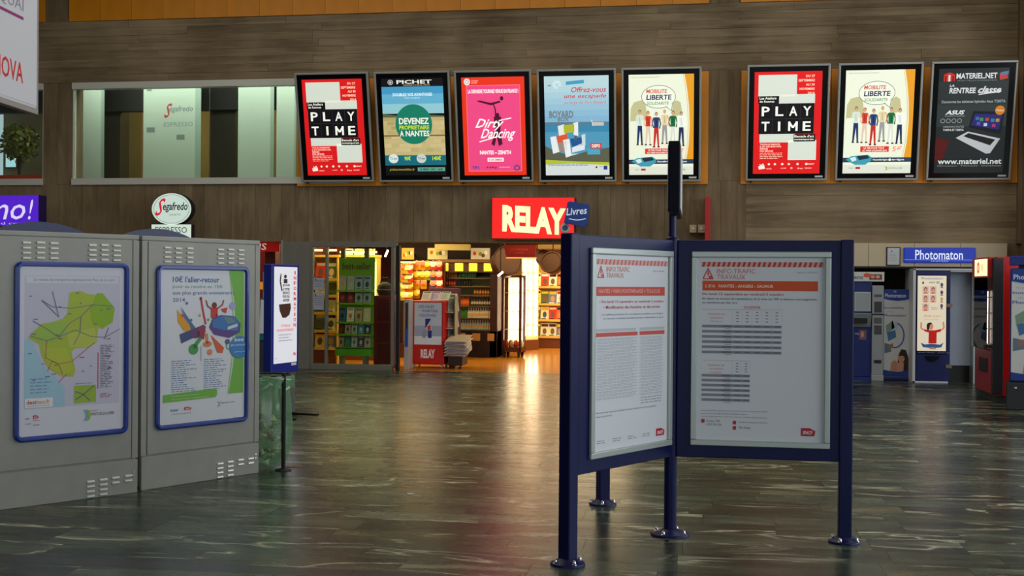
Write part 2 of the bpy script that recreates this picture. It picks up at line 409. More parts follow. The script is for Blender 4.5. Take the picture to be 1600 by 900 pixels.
# pilaster
pl = MB().box((XPIL+.06, W-.9, 0), (XPIL+1.3, W+.1, ZC)).box((XPIL, W-.12, ZL), (XPIL+.07, W, ZC))
struct(pl, 'trim_1', CONC_V)
struct(MB().box((XPIL+.1, W-1.02, 2.4), (XPIL+1.2, W-.9, 3.4)), 'trim_2', mat('pale_grey_panel', (168,170,166), .5))
# rest of the shell, with glazing at the right and behind the camera
CONCP = mat('plain_concrete', (118,108,94), .85, noise=.2, nscale=1)
struct(MB().box((XL-.3, YB, 0), (XL, W, ZC)), 'wall_left', CONCP)
struct(MB().box((XL-.3, YB-.3, ZC), (XR+.3, W+T, ZC+.3)), 'ceiling', mat('ceiling_concrete', (92,86,78), .9))
rw = MB().box((XR, YB, 0), (XR+.3, W, 1.2)).box((XR, YB, 6.6), (XR+.3, W, ZC)).box((XR, 17.3, 1.2), (XR+.3, W, 6.6)).box((XR, YB, 1.2), (XR+.3, -3.2, 6.6))
for k in range(1, 8): rw.box((XR+.05, -3.2+20.5*k/8-.08, 1.2), (XR+.25, -3.2+20.5*k/8+.08, 6.6))
struct(rw, 'wall_right', CONCP)
struct(MB().box((XR+.13, -3.2, 1.2), (XR+.14, 17.3, 6.6)), 'window_1', PANEG)
fw = MB().box((XL, YB-.3, 6.2), (XR, YB, ZC)).box((XL, YB-.3, 0), (-10.6, YB, 6.2)).box((6.6, YB-.3, 0), (XR, YB, 6.2))
for k in range(0, 10): fw.box((-10.6+17.2*k/9-.06, YB-.2, 0), (-10.6+17.2*k/9+.06, YB-.05, 6.2))
struct(fw, 'wall_front', CONCP)
struct(MB().box((-10.6, YB-.14, 0), (6.6, YB-.13, 6.2)), 'window_2', PANEG)

# --- upper windows of the cafe
WFR = mat('window_trim', (216,216,208), .35, .15)
for nm, a, b in (('window_3', xw1-6, xw1), ('window_4', xw2, xw3)):
    fr = MB().box((a, W-.05, ZW0-.02), (b, W+.12, ZW0+.10)).box((a, W-.05, ZW1-.12), (b, W+.12, ZW1)).box((a, W, ZW0), (a+.015, W+.1, ZW1)).box((b-.015, W, ZW0), (b, W+.1, ZW1))
    f = struct(fr, nm, WFR)
    n = 3 if nm == 'window_4' else 2
    cut = [a, X_(220)-.0, X_(326), X_(463), b] if nm == 'window_4' else [a, (a+b)/2, b]
    if nm == 'window_4':
        for u, v, tx in ((113,163,0),(224,314,1),(372,428,0),(432,463,0)):  # some blank panels are added stand-ins for outdoor reflections on the glass
            x0_, x1_ = hy(u,200,W+1.6).x, hy(v,200,W+1.6).x
            s = Sheet(x1_-x0_, 2.55, (206,218,208)); s.rect(.9,0,1,1,(170,190,180),1)
            if tx: s.text('S',.36,.27,.50,.385,(200,60,70),2,.01,.5); s.text('egafredo',.45,.29,.86,.35,(130,146,150),2,.01,.2); s.text('ESPRESSO',.36,.42,.86,.455,(150,166,166),2); s.rect(.06,.15,.14,.17,(130,140,136),2).rect(.06,.46,.2,.5,(140,150,146),2).rect(.58,.52,.72,.56,(140,150,146),2)
            s.build('frosted_or_reflection_panel', PRINT, f, (x0_, W+1.6, 3.34))
    for p, q in zip(cut, cut[1:]): MB().box((p+.012, W+.03, ZW0+.1), (q-.012, W+.042, ZW1-.12)).build('window_pane', glass('window_glass', (226,238,230), 1.8), f)
# room behind them
CR = MB(); yb = W+5.2
struct(MB().box((XL, W+T, 3.15), (-3.4, yb, 3.33)), 'floor.001', mat('cafe_floor', (96,78,58), .5))
struct(MB().box((XL, W+T, 6.2), (-3.4, yb, 6.35)), 'ceiling.001', mat('cafe_ceiling', (150,134,104), .8))
struct(MB().box((XL, yb, 3.2), (-3.4, yb+.2, 6.3)).box((-3.5, W+T, 3.2), (-3.3, yb, 6.3)), 'wall_upper', mat('cafe_wall', (128,112,78), .8, noise=.35, nscale=.8))
for px in (172, 350):       # dark columns and beams of the upstairs room
    x = hy(px, 200, W+2.4).x
    struct(MB().box((x-.28, W+2.3, 3.33), (x+.28, W+2.7, 6.2)), 'trim_3', mat('dark_column', (46,40,32), .6))
struct(MB().box((XL, W+2.2, 5.15), (-3.6, W+2.4, 6.2)), 'trim_4', mat('dark_beam', (34,32,32), .6))

# things seen through the upper windows
for px, py, lb in ((137,272,'small bright blue-white pane in the wide upper window, near its left end'), (189,272,'small bright blue-white pane in the wide upper window, right of the other'), (17,254,'small bright blue-white pane in the narrow upper window at the left edge')):
    p = hy(px, py+9, W+5.1); t = thing('bright_pane', lb, 'window', (p.x, W+5.1, p.z)); MB().box((-.16,0,0),(.16,.05,.38)).build('frame', mat('dark_column'), t); MB().box((-.13,-.01,.03),(.13,0,.35)).build('pane', mat('pale_blue_glow', (190,226,240), .3, emis=.9), t)  # glowing panes for the small bright blue-white spots in the upper windows
p0, p1 = hy(-30, 281, W+.5), hy(66, 264, W+.5)
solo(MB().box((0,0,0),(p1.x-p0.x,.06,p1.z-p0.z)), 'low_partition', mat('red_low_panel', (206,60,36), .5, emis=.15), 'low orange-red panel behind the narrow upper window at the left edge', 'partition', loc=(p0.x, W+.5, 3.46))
p = hy(30, 262, W+2.0); pt = thing('potted_bush', 'round green bush behind the narrow upper window at the left edge', 'plant', (p.x, W+2.0, 3.33))
MB().lathe([(.16,0),(.22,.4),(.24,.42)],14).build('pot', mat('pot_brown', (80,56,40), .6), pt); MB().cyl((0,0,.4),(0,0,1.0),.03).build('stem', mat('stem_brown', (60,44,30), .8), pt)
g = MB(); rb = random.Random(6)
for k in range(420):
    d = Vector((rb.gauss(0,1), rb.gauss(0,1), rb.gauss(0,1))).normalized()*rb.uniform(.25,.42); c = d+Vector((0,0,1.15)); a_ = Vector((rb.gauss(0,1), rb.gauss(0,1), rb.gauss(0,1))).normalized()*.06; b_ = d.cross(a_).normalized()*.04
    g.add([c-a_, c+b_, c+a_, c-b_], [(0,1,2,3)], 0, rb.choice([(110,120,40),(140,140,50),(80,96,34)]))
tag(g.build('foliage', PRINT, pt), kind='stuff')

# ============================================================ PRINTS (flat sheets, exactly what is printed)
W_, K_, R_ = (236,238,222), (20,18,22), (214,28,30)
def pr_play(w, h):
    s = Sheet(w, h, R_)
    WH = (208,216,204)
    s.rect(.06,.03,.63,.24, WH).rect(.36,.22,.90,.31, WH).rect(.09,.60,.62,.69, WH).rect(.52,.67,.94,.865, WH)
    s.rect(.06,.235,.37,.31,K_,2); s.text('Les Ateliers',.08,.243,.33,.268,W_,3,.02); s.text('de Rennes',.08,.276,.30,.298,W_,3,.02)
    s.rect(.07,.308,.895,.606,(52,44,48),1.5)
    for i, r_ in enumerate(('PLAY','TIME')):
        for j, ch in enumerate(r_):
            u = .075+.205*j; v = .312+.148*i
            s.rect(u, v, u+.2, v+.144, K_, 2); iw = .035 if ch == 'I' else .12
            if ch == 'M':
                s.line([(u+.045,v+.118),(u+.045,v+.025)],.032,(240,244,232),3).line([(u+.155,v+.118),(u+.155,v+.025)],.032,(240,244,232),3).line([(u+.04,v+.03),(u+.1,v+.085),(u+.16,v+.03)],.028,(240,244,232),3); continue
            s.text(ch, u+.1-iw/2, v+.025, u+.1+iw/2, v+.118, (240,244,232), 3, .018)
    s.rect(.60,.61,.92,.682,K_,2); s.text("Biennale d'art",.61,.618,.9,.643,W_,3,.02); s.text('contemporain',.61,.652,.9,.675,W_,3,.02)
    for k, t in enumerate(('DU 27','SEPTEMBRE','AU 30','NOVEMBRE','2014')):
        L = {5:.13,9:.24,8:.22,4:.1}[len(t)]; s.text(t, .89-L, .035+.041*k, .89, .058+.041*k, (255,214,190), 2, .02)
    s.text('TOUS EN LE DIMANCHE',.10,.70,.40,.716,(255,220,205),2,.02); s.text('IL EST DES MOIS PAPA',.10,.722,.42,.738,(255,220,205),2,.02)
    s.text('RENNES',.10,.744,.22,.76,(255,220,205),2,.02); s.text('PAR RENNES',.10,.766,.30,.782,(255,220,205),2,.02)
    s.greek(.10,.792,.46,.86,4,(240,190,170),2,.4,3)
    s.poly([(.08,.925),(.17,.915),(.18,.95),(.09,.957)],(255,230,220),2).line([(.1,.905),(.12,.92),(.15,.9),(.16,.92)],.012,(255,230,220),2)
    for k, u in enumerate((.22,.31,.42,.52,.65,.78)): s.ell(u+.02,.905,.02,.012,(255,226,214),2,5+k%3); 
    s.text('rennes',.2,.945,.28,.956,(255,220,210),2); s.text('LA CRIEE',.42,.94,.5,.951,(255,220,210),2); s.ring(.58,.945,.015,.01,.006,(255,226,214),2)
    s.text('frac',.67,.94,.75,.955,(255,220,210),2,.02); s.text('museum',.78,.94,.88,.952,(255,220,210),2); s.text('CREDIT',.8,.9,.92,.912,(255,230,220),2,.02)
    return s
def pr_homes(w, h):
    s = Sheet(w, h, K_)
    s.rect(0,.085,1,.36,(66,148,190)).rect(0,.16,1,.26,(96,170,202),2).rect(0,.26,1,.36,(140,194,206),2)
    s.poly([(0,.36),(.3,.385),(.62,.37),(1,.385),(1,.4),(0,.4)],(92,98,62),3).rect(0,.385,1,.79,(190,176,122),2)
    rg = random.Random(2)
    for r_ in range(8):
        for k in range(8):
            u = k*.125+.062*(r_%2); q = rg.randint(-16,16); s.rect(u, .395+.046*r_, min(u+.118,1), .395+.046*r_+.038, (186+q,170+q,118+q), 3)
    s.rect(0,.58,1,.595,(124,96,66),4)
    s.ell(.5,.47,.30,.205,(26,120,96),5,40)
    s.text('DEVENEZ',.26,.405,.75,.47,W_,6,.03); s.text('PROPRIETAIRE',.26,.482,.75,.525,(196,220,50),6,.03); s.text('A',.265,.535,.33,.595,W_,6,.03); s.text('NANTES',.36,.535,.75,.595,W_,6,.03)
    s.ring(.15,.04,.045,.026,.012,(190,190,186),2); s.ell(.15,.04,.02,.012,(190,190,186),2)
    s.text('PICHET',.25,.018,.82,.058,(226,228,224),2,.03); s.text('IMMOBILIER',.36,.064,.80,.078,(176,150,90),2,.01)
    s.text('DOUBLEZ VOS AVANTAGES',.18,.150,.82,.182,(236,244,244),4,.02); s.text('SUR LE NEUF',.37,.195,.62,.208,(220,236,240),4)
    s.rect(0,.79,1,.895,(24,104,120),4).ell(.14,.825,.08,.048,(216,224,220),6).ell(.60,.825,.08,.048,(198,204,196),6)
    s.text('T2 des',.08,.812,.20,.835,(70,110,120),7,.02); s.text('T3 des',.54,.812,.66,.835,(70,110,120),7,.02)
    s.text('90€',.32,.80,.42,.845,(196,220,50),6,.03); s.text('140€',.78,.80,.92,.845,(196,220,50),6,.03)
    s.text('pichet-immobilier.fr',.07,.925,.48,.958,(170,160,40),2,.01)
    s.rect(.53,.918,.98,.958,(92,160,140),2).text('0 800 141 160',.57,.926,.94,.95,(30,50,46),3,.02)
    return s
def pr_musical(w, h):
    s = Sheet(w, h, (226,52,30)); P = (232,72,130)
    s.rect(.07,.08,.93,.96,(246,120,120)).rect(.08,.086,.92,.954,P,2)
    s.ell(.09,.045,.05,.034,(236,230,226),2).ring(.09,.045,.03,.02,.008,(120,120,130),3).text('COLOR BLEU',.16,.03,.27,.042,(250,220,214),2).text('NANTES',.16,.05,.25,.062,(250,220,214),2)
    s.text('LA DERNIERE TOURNEE VENUE EN FRANCE !',.10,.122,.90,.162,(255,248,246),3,.03)
    F_ = (74,20,44)                                   # two plain dancers, one carried overhead
    s.poly([(.24,.235),(.30,.235),(.46,.26),(.60,.24),(.62,.255),(.46,.285),(.34,.262),(.25,.245)],F_,4).ell(.635,.215,.028,.022,F_,4).line([(.5,.27),(.53,.33),(.53,.4)],.02,F_,4)
    s.ell(.56,.385,.032,.024,F_,4).poly([(.50,.40),(.62,.40),(.60,.55),(.63,.68),(.57,.70),(.54,.60),(.50,.70),(.45,.68),(.52,.55)],F_,4)
    s.text('Dirty',.20,.42,.66,.54,(255,250,248),6,.012,.5); s.text('Dancing',.28,.52,.84,.65,(255,250,248),6,.012,.5)
    s.line([(.58,.44),(.78,.415)],.016,(255,250,248),6).line([(.26,.655),(.56,.60)],.016,(255,250,248),6)
    s.text('NANTES – ZENITH',.26,.745,.76,.785,(255,250,248),4,.03); s.rect(.38,.82,.64,.86,(250,240,236),4).text('8 DECEMBRE',.40,.828,.62,.852,(214,50,90),5,.02)
    s.text('TF1',.13,.905,.24,.935,(60,60,150),4,.04); s.text('NRJ',.36,.91,.52,.932,(140,30,40),4,.03); s.text('dirtydancing.fr',.57,.912,.74,.924,(255,226,232),4); s.ring(.85,.925,.05,.03,.02,(90,60,140),4)
    return s
def pr_seaside(w, h):
    s = Sheet(w, h, (178,206,212))
    for k in range(6): s.rect(0,.10+.06*k,1,.16+.06*k,(172-9*k,204-6*k,214-2*k))
    s.rect(0,.475,1,.78,(58,130,168),2).rect(0,.46,1,.487,(86,120,140),3).rect(0,.56,1,.78,(78,146,180),3)
    s.poly([(0,.70),(.18,.76),(.42,.80),(.7,.75),(1,.72),(1,.87),(0,.87)],(88,92,74),4).poly([(0,.84),(.5,.86),(1,.87),(1,.90),(.4,.88),(0,.89)],(176,186,52),5).rect(0,.88,1,1,(206,214,214),4)
    s.text('CMB',.05,.085,.11,.10,(70,90,110),3,.02)
    for k in range(9):
        a = PI*.5+PI*k/8*1.6; s.line([(.2+.03*math.cos(a),.085+.02*math.sin(a)),(.2+.07*math.cos(a),.085+.045*math.sin(a))],.008,(240,250,252),3)
    s.poly([(.34,.055),(.62,.04),(.62,.075),(.34,.09)],(66,152,186),3)
    s.text('Offrez-vous',.42,.11,.96,.165,(196,46,44),3,.01,.25); s.text('une escapade',.31,.18,.96,.232,(196,46,44),3,.01,.25); s.text('au large de Fort Boyard',.31,.252,.96,.285,(206,84,76),3,0,.2)
    s.text('BOYARD',.07,.345,.45,.42,(112,124,134),3,.04,0,-.0); s.text('BOX',.2,.41,.38,.455,(112,124,134),3,.04)
    C = [((.2,.50),(.30,.48),(.32,.58),(.22,.60),(220,224,222)),((.29,.49),(.46,.48),(.46,.56),(.30,.575),(170,176,44)),((.44,.47),(.52,.46),(.52,.60),(.45,.59),(226,228,226)),
         ((.08,.61),(.17,.60),(.22,.76),(.12,.78),(224,228,228)),((.18,.60),(.34,.58),(.36,.65),(.20,.67),(214,84,50)),((.20,.67),(.34,.65),(.34,.74),(.22,.76),(150,132,120)),
         ((.39,.63),(.60,.61),(.62,.69),(.42,.71),(34,84,140)),((.28,.64),(.38,.63),(.41,.80),(.32,.82),(228,230,230)),((.42,.72),(.62,.66),(.62,.74),(.42,.77),(216,224,228)),((.57,.59),(.63,.58),(.63,.70),(.58,.69),(196,210,214))]
    for k, q in enumerate(C): s.poly(q[:4], q[4], 6+k%2)
    s.greek(.46,.60,.5,.7,1,(80,90,100),8); s.rect(.74,.465,.92,.50,(196,186,176),6).line([(.73,.44),(.75,.50)],.01,(220,220,220),6)
    s.rect(.71,.675,.88,.73,(204,50,44),6).text('DISPO',.73,.685,.86,.72,(250,240,230),7,.03).rect(.66,.74,.86,.79,(74,160,190),6)
    s.greek(.04,.885,.7,.91,2,(90,130,160),6,.4,4); s.rect(.91,.905,.97,.945,(40,56,130),6); s.ell(.8,.92,.015,.01,(60,60,70),6); s.text('FM',.85,.908,.89,.92,(60,60,70),6)
    return s
def people(s, u0, v0, v1, du, L):
    """six printed figures in casual clothes, side by side"""
    sp = [((206,220,206),(34,50,96),(60,40,30)),((196,60,44),(216,196,178),(110,60,34)),((44,60,108),(188,44,40),(50,34,28)),
          ((214,202,160),(150,150,150),(180,140,80)),((32,104,62),(214,216,210),(96,60,40)),((228,230,226),(40,48,84),(44,30,28))]
    H = v1-v0
    for k, (top, leg, hair) in enumerate(sp):
        u = u0+du*k; sk = (214,160,128); j = .012*(k % 3)
        V = lambda t: v0+j+H*t*(1-.03*(k%2))
        s.ell(u, V(.06), .022, .020, hair, L); s.ell(u, V(.075), .017, .018, sk, L+1)
        s.poly([(u-.042,V(.15)),(u+.042,V(.15)),(u+.034,V(.46)),(u-.034,V(.46))], top, L)
        s.line([(u-.045,V(.17)),(u-.062,V(.34)),(u-.04,V(.45))],.018,top if k != 1 else sk,L); s.line([(u+.045,V(.17)),(u+.064,V(.34)),(u+.05,V(.47))],.018,top if k not in (1,3) else sk,L)
        s.poly([(u-.034,V(.45)),(u+.034,V(.45)),(u+.045,V(.98)),(u+.022,V(.98)),(u+.002,V(.58)),(u-.022,V(.98)),(u-.046,V(.98))], leg, L)
        s.rect(u-.052,V(.965),u-.018,V(1.0),(50,40,40),L+1).rect(u+.018,V(.965),u+.052,V(1.0),(50,40,40),L+1)
        s.line([(u-.006,V(.2)),(u+.004,V(.4))],.008,tuple(max(0,c-50) for c in top),L+1)
def pr_mobility(w, h):
    s = Sheet(w, h, (228,234,212))
    arc = [(.855,.0),(.89,.12),(.925,.3),(.94,.5),(.925,.7),(.89,.85)]
    s.poly([(1,0)]+arc+[(1,.85)],(222,152,40)); s.line([(a-.02,b) for a, b in arc],.008,(206,176,90),2)
    s.text('PUBLICATION REGIONALE DES TRANSPORTS',.04,.022,.48,.032,(120,120,110),2)
    s.poly([(.02,.46),(.03,.33),(.08,.27),(.2,.25),(.26,.30),(.3,.45)],(190,186,140),2).poly([(.66,.42),(.68,.28),(.74,.255),(.8,.28),(.83,.40)],(190,186,140),2)
    s.ell(.46,.22,.265,.115,(70,76,84),3,40).ell(.46,.22,.258,.110,(232,238,220),4,40).poly([(.58,.31),(.66,.36),(.66,.28)],(232,238,220),5).line([(.58,.32),(.66,.362),(.67,.29)],.007,(70,76,84),6)
    s.text('MOBILITE',.27,.145,.59,.185,(200,70,44),6,.02,.1); s.text('LIBERTE',.27,.20,.66,.25,(60,56,90),6,.03,.1); s.text('SOLIDARITE',.28,.268,.62,.30,(96,140,80),6,.01,.1)
    people(s, .17, .345, .70, .128, 7)
    s.rect(.25,.735,.67,.79,(206,60,44),5).text('LE TER POUR TOUS',.30,.742,.60,.76,(250,236,226),6,.02).text('AU TARIF SOLIDAIRE 2014',.28,.768,.64,.784,(250,236,226),6,.02)
    s.text('5€',.72,.735,.86,.785,(220,120,100),6,.01,.1)
    s.rect(0,.845,1,.89,(44,60,84),5).text('Nouvelle-ligne',.44,.856,.66,.88,(232,236,230),6,.02).text('en-ligne',.72,.856,.90,.88,(232,236,230),6,.02).ell(.69,.867,.02,.012,(232,236,230),6)
    s.poly([(.04,.865),(.12,.83),(.36,.815),(.42,.84),(.42,.875),(.33,.915),(.18,.915)],(64,150,170),7).poly([(.2,.83),(.36,.822),(.39,.85),(.24,.87)],(30,50,64),8).poly([(.1,.85),(.18,.835),(.2,.87),(.14,.885)],(210,226,226),8)
    s.rect(0,.915,1,1,(216,220,206),2).text('Region',.09,.94,.16,.955,(90,96,110),6).rect(.19,.937,.26,.957,(170,40,50),6)
    s.poly([(.62,.93),(.66,.94),(.66,.965),(.62,.975),(.645,.952)],(150,170,60),6).text('PAYS DE LA LOIRE',.68,.942,.88,.958,(96,100,100),6)
    return s
def pr_laptop(w, h):
    s = Sheet(w, h, (40,44,46))
    s.rect(0,.12,1,.34,(48,54,56)).rect(0,.30,1,.55,(52,62,62)); s.poly([(0,.66),(.2,.68),(.12,.86),(0,.90)],(92,26,26),2)
    s.poly([(.07,.055),(.15,.035),(.23,.055),(.23,.12),(.07,.12)],(212,50,40),3).rect(.135,.06,.165,.12,(236,230,226),4).rect(.09,.07,.105,.12,(60,20,20),4).rect(.195,.07,.21,.12,(60,20,20),4)
    s.text('MATERIEL.NET',.25,.045,.83,.098,(236,238,238),3,.025); s.text('HIGH-TECH EXPERIENCE',.26,.108,.83,.12,(150,156,156),3)
    s.poly([(.86,.05),(.97,.035),(.98,.10),(.87,.115)],(200,70,60),3).poly([(.88,.04),(.99,.03),(.985,.06),(.88,.07)],(90,130,170),4)
    s.text('LA',.16,.15,.23,.172,(236,238,238),3,.02,.2); s.text('RENTREE',.16,.182,.54,.235,(236,238,238),3,.03,.1,-.0); s.text('classe',.57,.17,.90,.235,(236,238,238),3,.03,.4); s.line([(.58,.248),(.90,.222)],.014,(236,238,238),3)
    s.text('Decouvrez les tablettes hybrides Asus T200TA',.06,.30,.97,.335,(190,206,204),3,.005)
    s.text('ASUS',.12,.395,.40,.437,(240,244,244),3,.04,.3).text('IN SEARCH OF INCREDIBLE',.12,.445,.40,.455,(200,206,206),3)
    for k in range(4): s.ring(.09+.08*k,.495,.035,.022,.01,(150,156,156),3)
    s.text('WINDOWS 8 TACTILE',.10,.545,.40,.562,(190,196,196),3); s.text('T100TA ET T200TA',.10,.572,.40,.594,(230,234,234),3,.03)
    s.poly([(.52,.405),(.97,.415),(.93,.63),(.47,.56)],(24,24,30),4).poly([(.545,.43),(.94,.44),(.90,.585),(.50,.54)],(44,44,120),5)
    for k, (a, b, c) in enumerate([(.56,.46,(60,120,180)),(.62,.47,(80,150,90)),(.7,.47,(180,80,60)),(.78,.48,(60,140,170)),(.85,.48,(200,160,50)),(.58,.51,(90,90,190)),(.68,.52,(210,210,220)),(.8,.53,(180,60,120))]): s.rect(a,b,a+.05,b+.03,c,6)
    s.ell(.90,.40,.07,.045,(226,140,40),7); s.text('Windows',.85,.39,.95,.41,(250,240,200),8,.02)
    s.poly([(.29,.66),(.46,.60),(.93,.67),(.80,.81),(.74,.815)],(202,206,210),5).poly([(.40,.645),(.47,.615),(.86,.68),(.79,.735)],(34,34,38),6)
    s.text('www.materiel.net',.05,.86,.97,.915,(226,232,232),3,.025); s.text('Informatique - Televiseurs - Smartphones',.05,.925,.97,.94,(170,176,176),3)
    return s
def logo_rail(s, u0, v0, u1, v1, L=4):
    s.poly([(u0,v0),(u0+(u1-u0)*.6,v0),(u1,v0+(v1-v0)*.35),(u0+(u1-u0)*.93,v1),(u0,v1)],(196,30,62),L)
    du, dv = u1-u0, v1-v0; s.text('SNCF', u0+du*.1, v0+dv*.35, u0+du*.82, v0+dv*.8, (250,240,240), L+1, .03, .3)
def pr_info(w, h, left):
    s = Sheet(w, h, (226,228,234)); G = (148,148,158); O = (226,84,36); PK = (214,130,118)
    n = 19 if left else 24
    s.rect(.03,.025,.99,.052,(226,176,170))
    for k in range(n): u = .035+k*.955/n; s.poly([(u+.012,.025),(u+.03,.025),(u+.018,.052),(u,.052)],(196,52,44) if not left else (214,100,90),2)
    s.line([(.045,.118),(.085,.06),(.125,.118),(.045,.118)],.008,(214,70,60),2).line([(.085,.075),(.085,.10)],.01,(214,70,60),2).rect(.09,.102,.115,.114,(214,70,60),2)
    s.text('INFO.TRAFIC',.155,.062,.46,.088,(226,130,112),2); s.text('TRAVAUX',.155,.094,.38,.12,(226,130,112),2)
    s.text('Depart le 15/09/2014',.78,.076,.94,.086,(150,150,170),2)
    if left:
        s.rect(.03,.165,.95,.212,(214,84,70)); s.text('NANTES > PARIS-MONTPARNASSE > TOULOUSE',.06,.178,.88,.198,(246,200,190),2)
        s.text('• Du lundi 15 septembre au vendredi 3 octobre',.07,.235,.93,.252,(196,70,70),2,.01); s.text('• Modification des horaires et des arrets',.12,.262,.88,.278,(196,70,70),2,.01)
        s.text('Ce tableau presente les circulations modifiees sur la ligne',.10,.302,.93,.315,(130,134,160),2); s.text('en semaine, consultez les fiches horaires disponibles en gare',.12,.322,.93,.335,(130,134,160),2)
        s.rect(.03,.38,.55,.395,(196,200,206)).rect(.60,.38,.95,.395,(196,200,206))
        s.rect(.03,.40,.57,.42,(214,90,80),2).rect(.60,.40,.95,.42,(214,90,80),2)
        for k in range(20):
            v = .43+.0158*k
            s.rect(.03,v,.57,v+.003,(186,188,196)); s.greek(.05,v+.006,.55,v+.012,1,(186,188,198),2,.6,k,.1)
            if k < 22: s.rect(.60,v,.93,v+.003,(186,188,196)); s.greek(.62,v+.006,.92,v+.012,1,(186,188,198),2,.6,k+40,.1)
        for k in range(3): s.greek(.62,.75+k*.014,.92,.757+k*.014,1,(160,162,172),2,.7,k+90,.1)
        s.text('Merci de vous reporter aux fiches horaires, au numero vert ou au guichet',.04,.80,.84,.812,(130,130,160),2); s.text('(appel gratuit)',.04,.82,.24,.83,(130,130,160),2)
        for k in range(4): s.greek(.05+.2*k,.945,.17+.2*k,.968,2,(160,160,184),2,.4,k)
        logo_rail(s,.84,.93,.96,.97)
    else:
        s.rect(.04,.128,.945,.182,(222,84,34)); s.text('L 5/16',.065,.148,.14,.166,(255,214,190),2,.03); s.text('NANTES - ANGERS - SAUMUR',.17,.148,.60,.166,(255,214,190),2,.03)
        s.text('Du lundi 15 septembre au vendredi 3 octobre',.04,.193,.68,.212,(206,80,60),2,.01)
        s.text('En raison de travaux de maintenance de la voie, les TER ci-dessous sont supprimes,',.04,.220,.94,.235,(96,98,110),2,.01); s.text('ou substitues par des cars.',.04,.242,.32,.256,(96,98,110),2,.01)
        s.text('EN SEMAINE',.37,.265,.50,.28,(214,90,80),2)
        def table(u1, v0, v1, nrow, ncol, hd):
            s.line([(.04,v0),(u1,v0)],.002,G,2)
            for t, q in enumerate(('Numero de','circulation','Horaires')): s.text(q,.09+.01*t,v0+.02+.02*t,.22-.01*t,v0+.03+.02*t,(220,140,130),2)
            for k in range(ncol+1):
                u = .28+(u1-.28)*k/ncol; s.rect(u,v0,u+.0015,v1,(190,190,198),2)
                if k < ncol:
                    for t in range(4): s.rect(u+.03,v0+.012+t*hd/5,u+.05,v0+.018+t*hd/5,(156,156,166),2)
            for k in range(nrow):
                v = v0+hd+(v1-v0-hd)*k/nrow; s.rect(.04,v,u1,v+.0145,(142,142,152),2)
                s.rect(.20,v+.003,.27,v+.011,(110,110,122),3); s.rect(.22,v+.018,.27,v+.023,(176,176,184),3)
                for c in range(ncol): s.rect(.30+(u1-.28)*c/ncol,v+.004,.345+(u1-.28)*c/ncol,v+.010,(112,112,124),3)
        table(.665,.285,.54,6,5,.085); table(.42,.565,.80,6,2,.075)
        s.text('Les cars partent de la gare routiere sud. Les horaires sont donnes a titre indicatif',.04,.835,.56,.845,(140,140,152),2); s.text('pour tout renseignement, contact en gare',.04,.852,.40,.862,(140,140,152),2); s.text('ou sur le site Internet : www.ter-sncf.com / rubrique Pays de la Loire',.04,.868,.56,.878,(140,140,152),2)
        for a, b in ((.04,.888),(.29,.893),(.29,.922)): s.rect(a,b,a+.026,b+.02,(196,50,60),2)
        s.text('Contact TER',.08,.89,.19,.903,(120,120,134),2); s.text('0 810 324 324',.08,.91,.2,.922,(120,120,134),2); s.text('ter.sncf.com/pays-de-la-loire',.335,.895,.56,.906,(120,120,134),2); s.text('TER Mobile',.335,.924,.43,.936,(120,120,134),2)
        logo_rail(s,.825,.922,.935,.965)
    return s
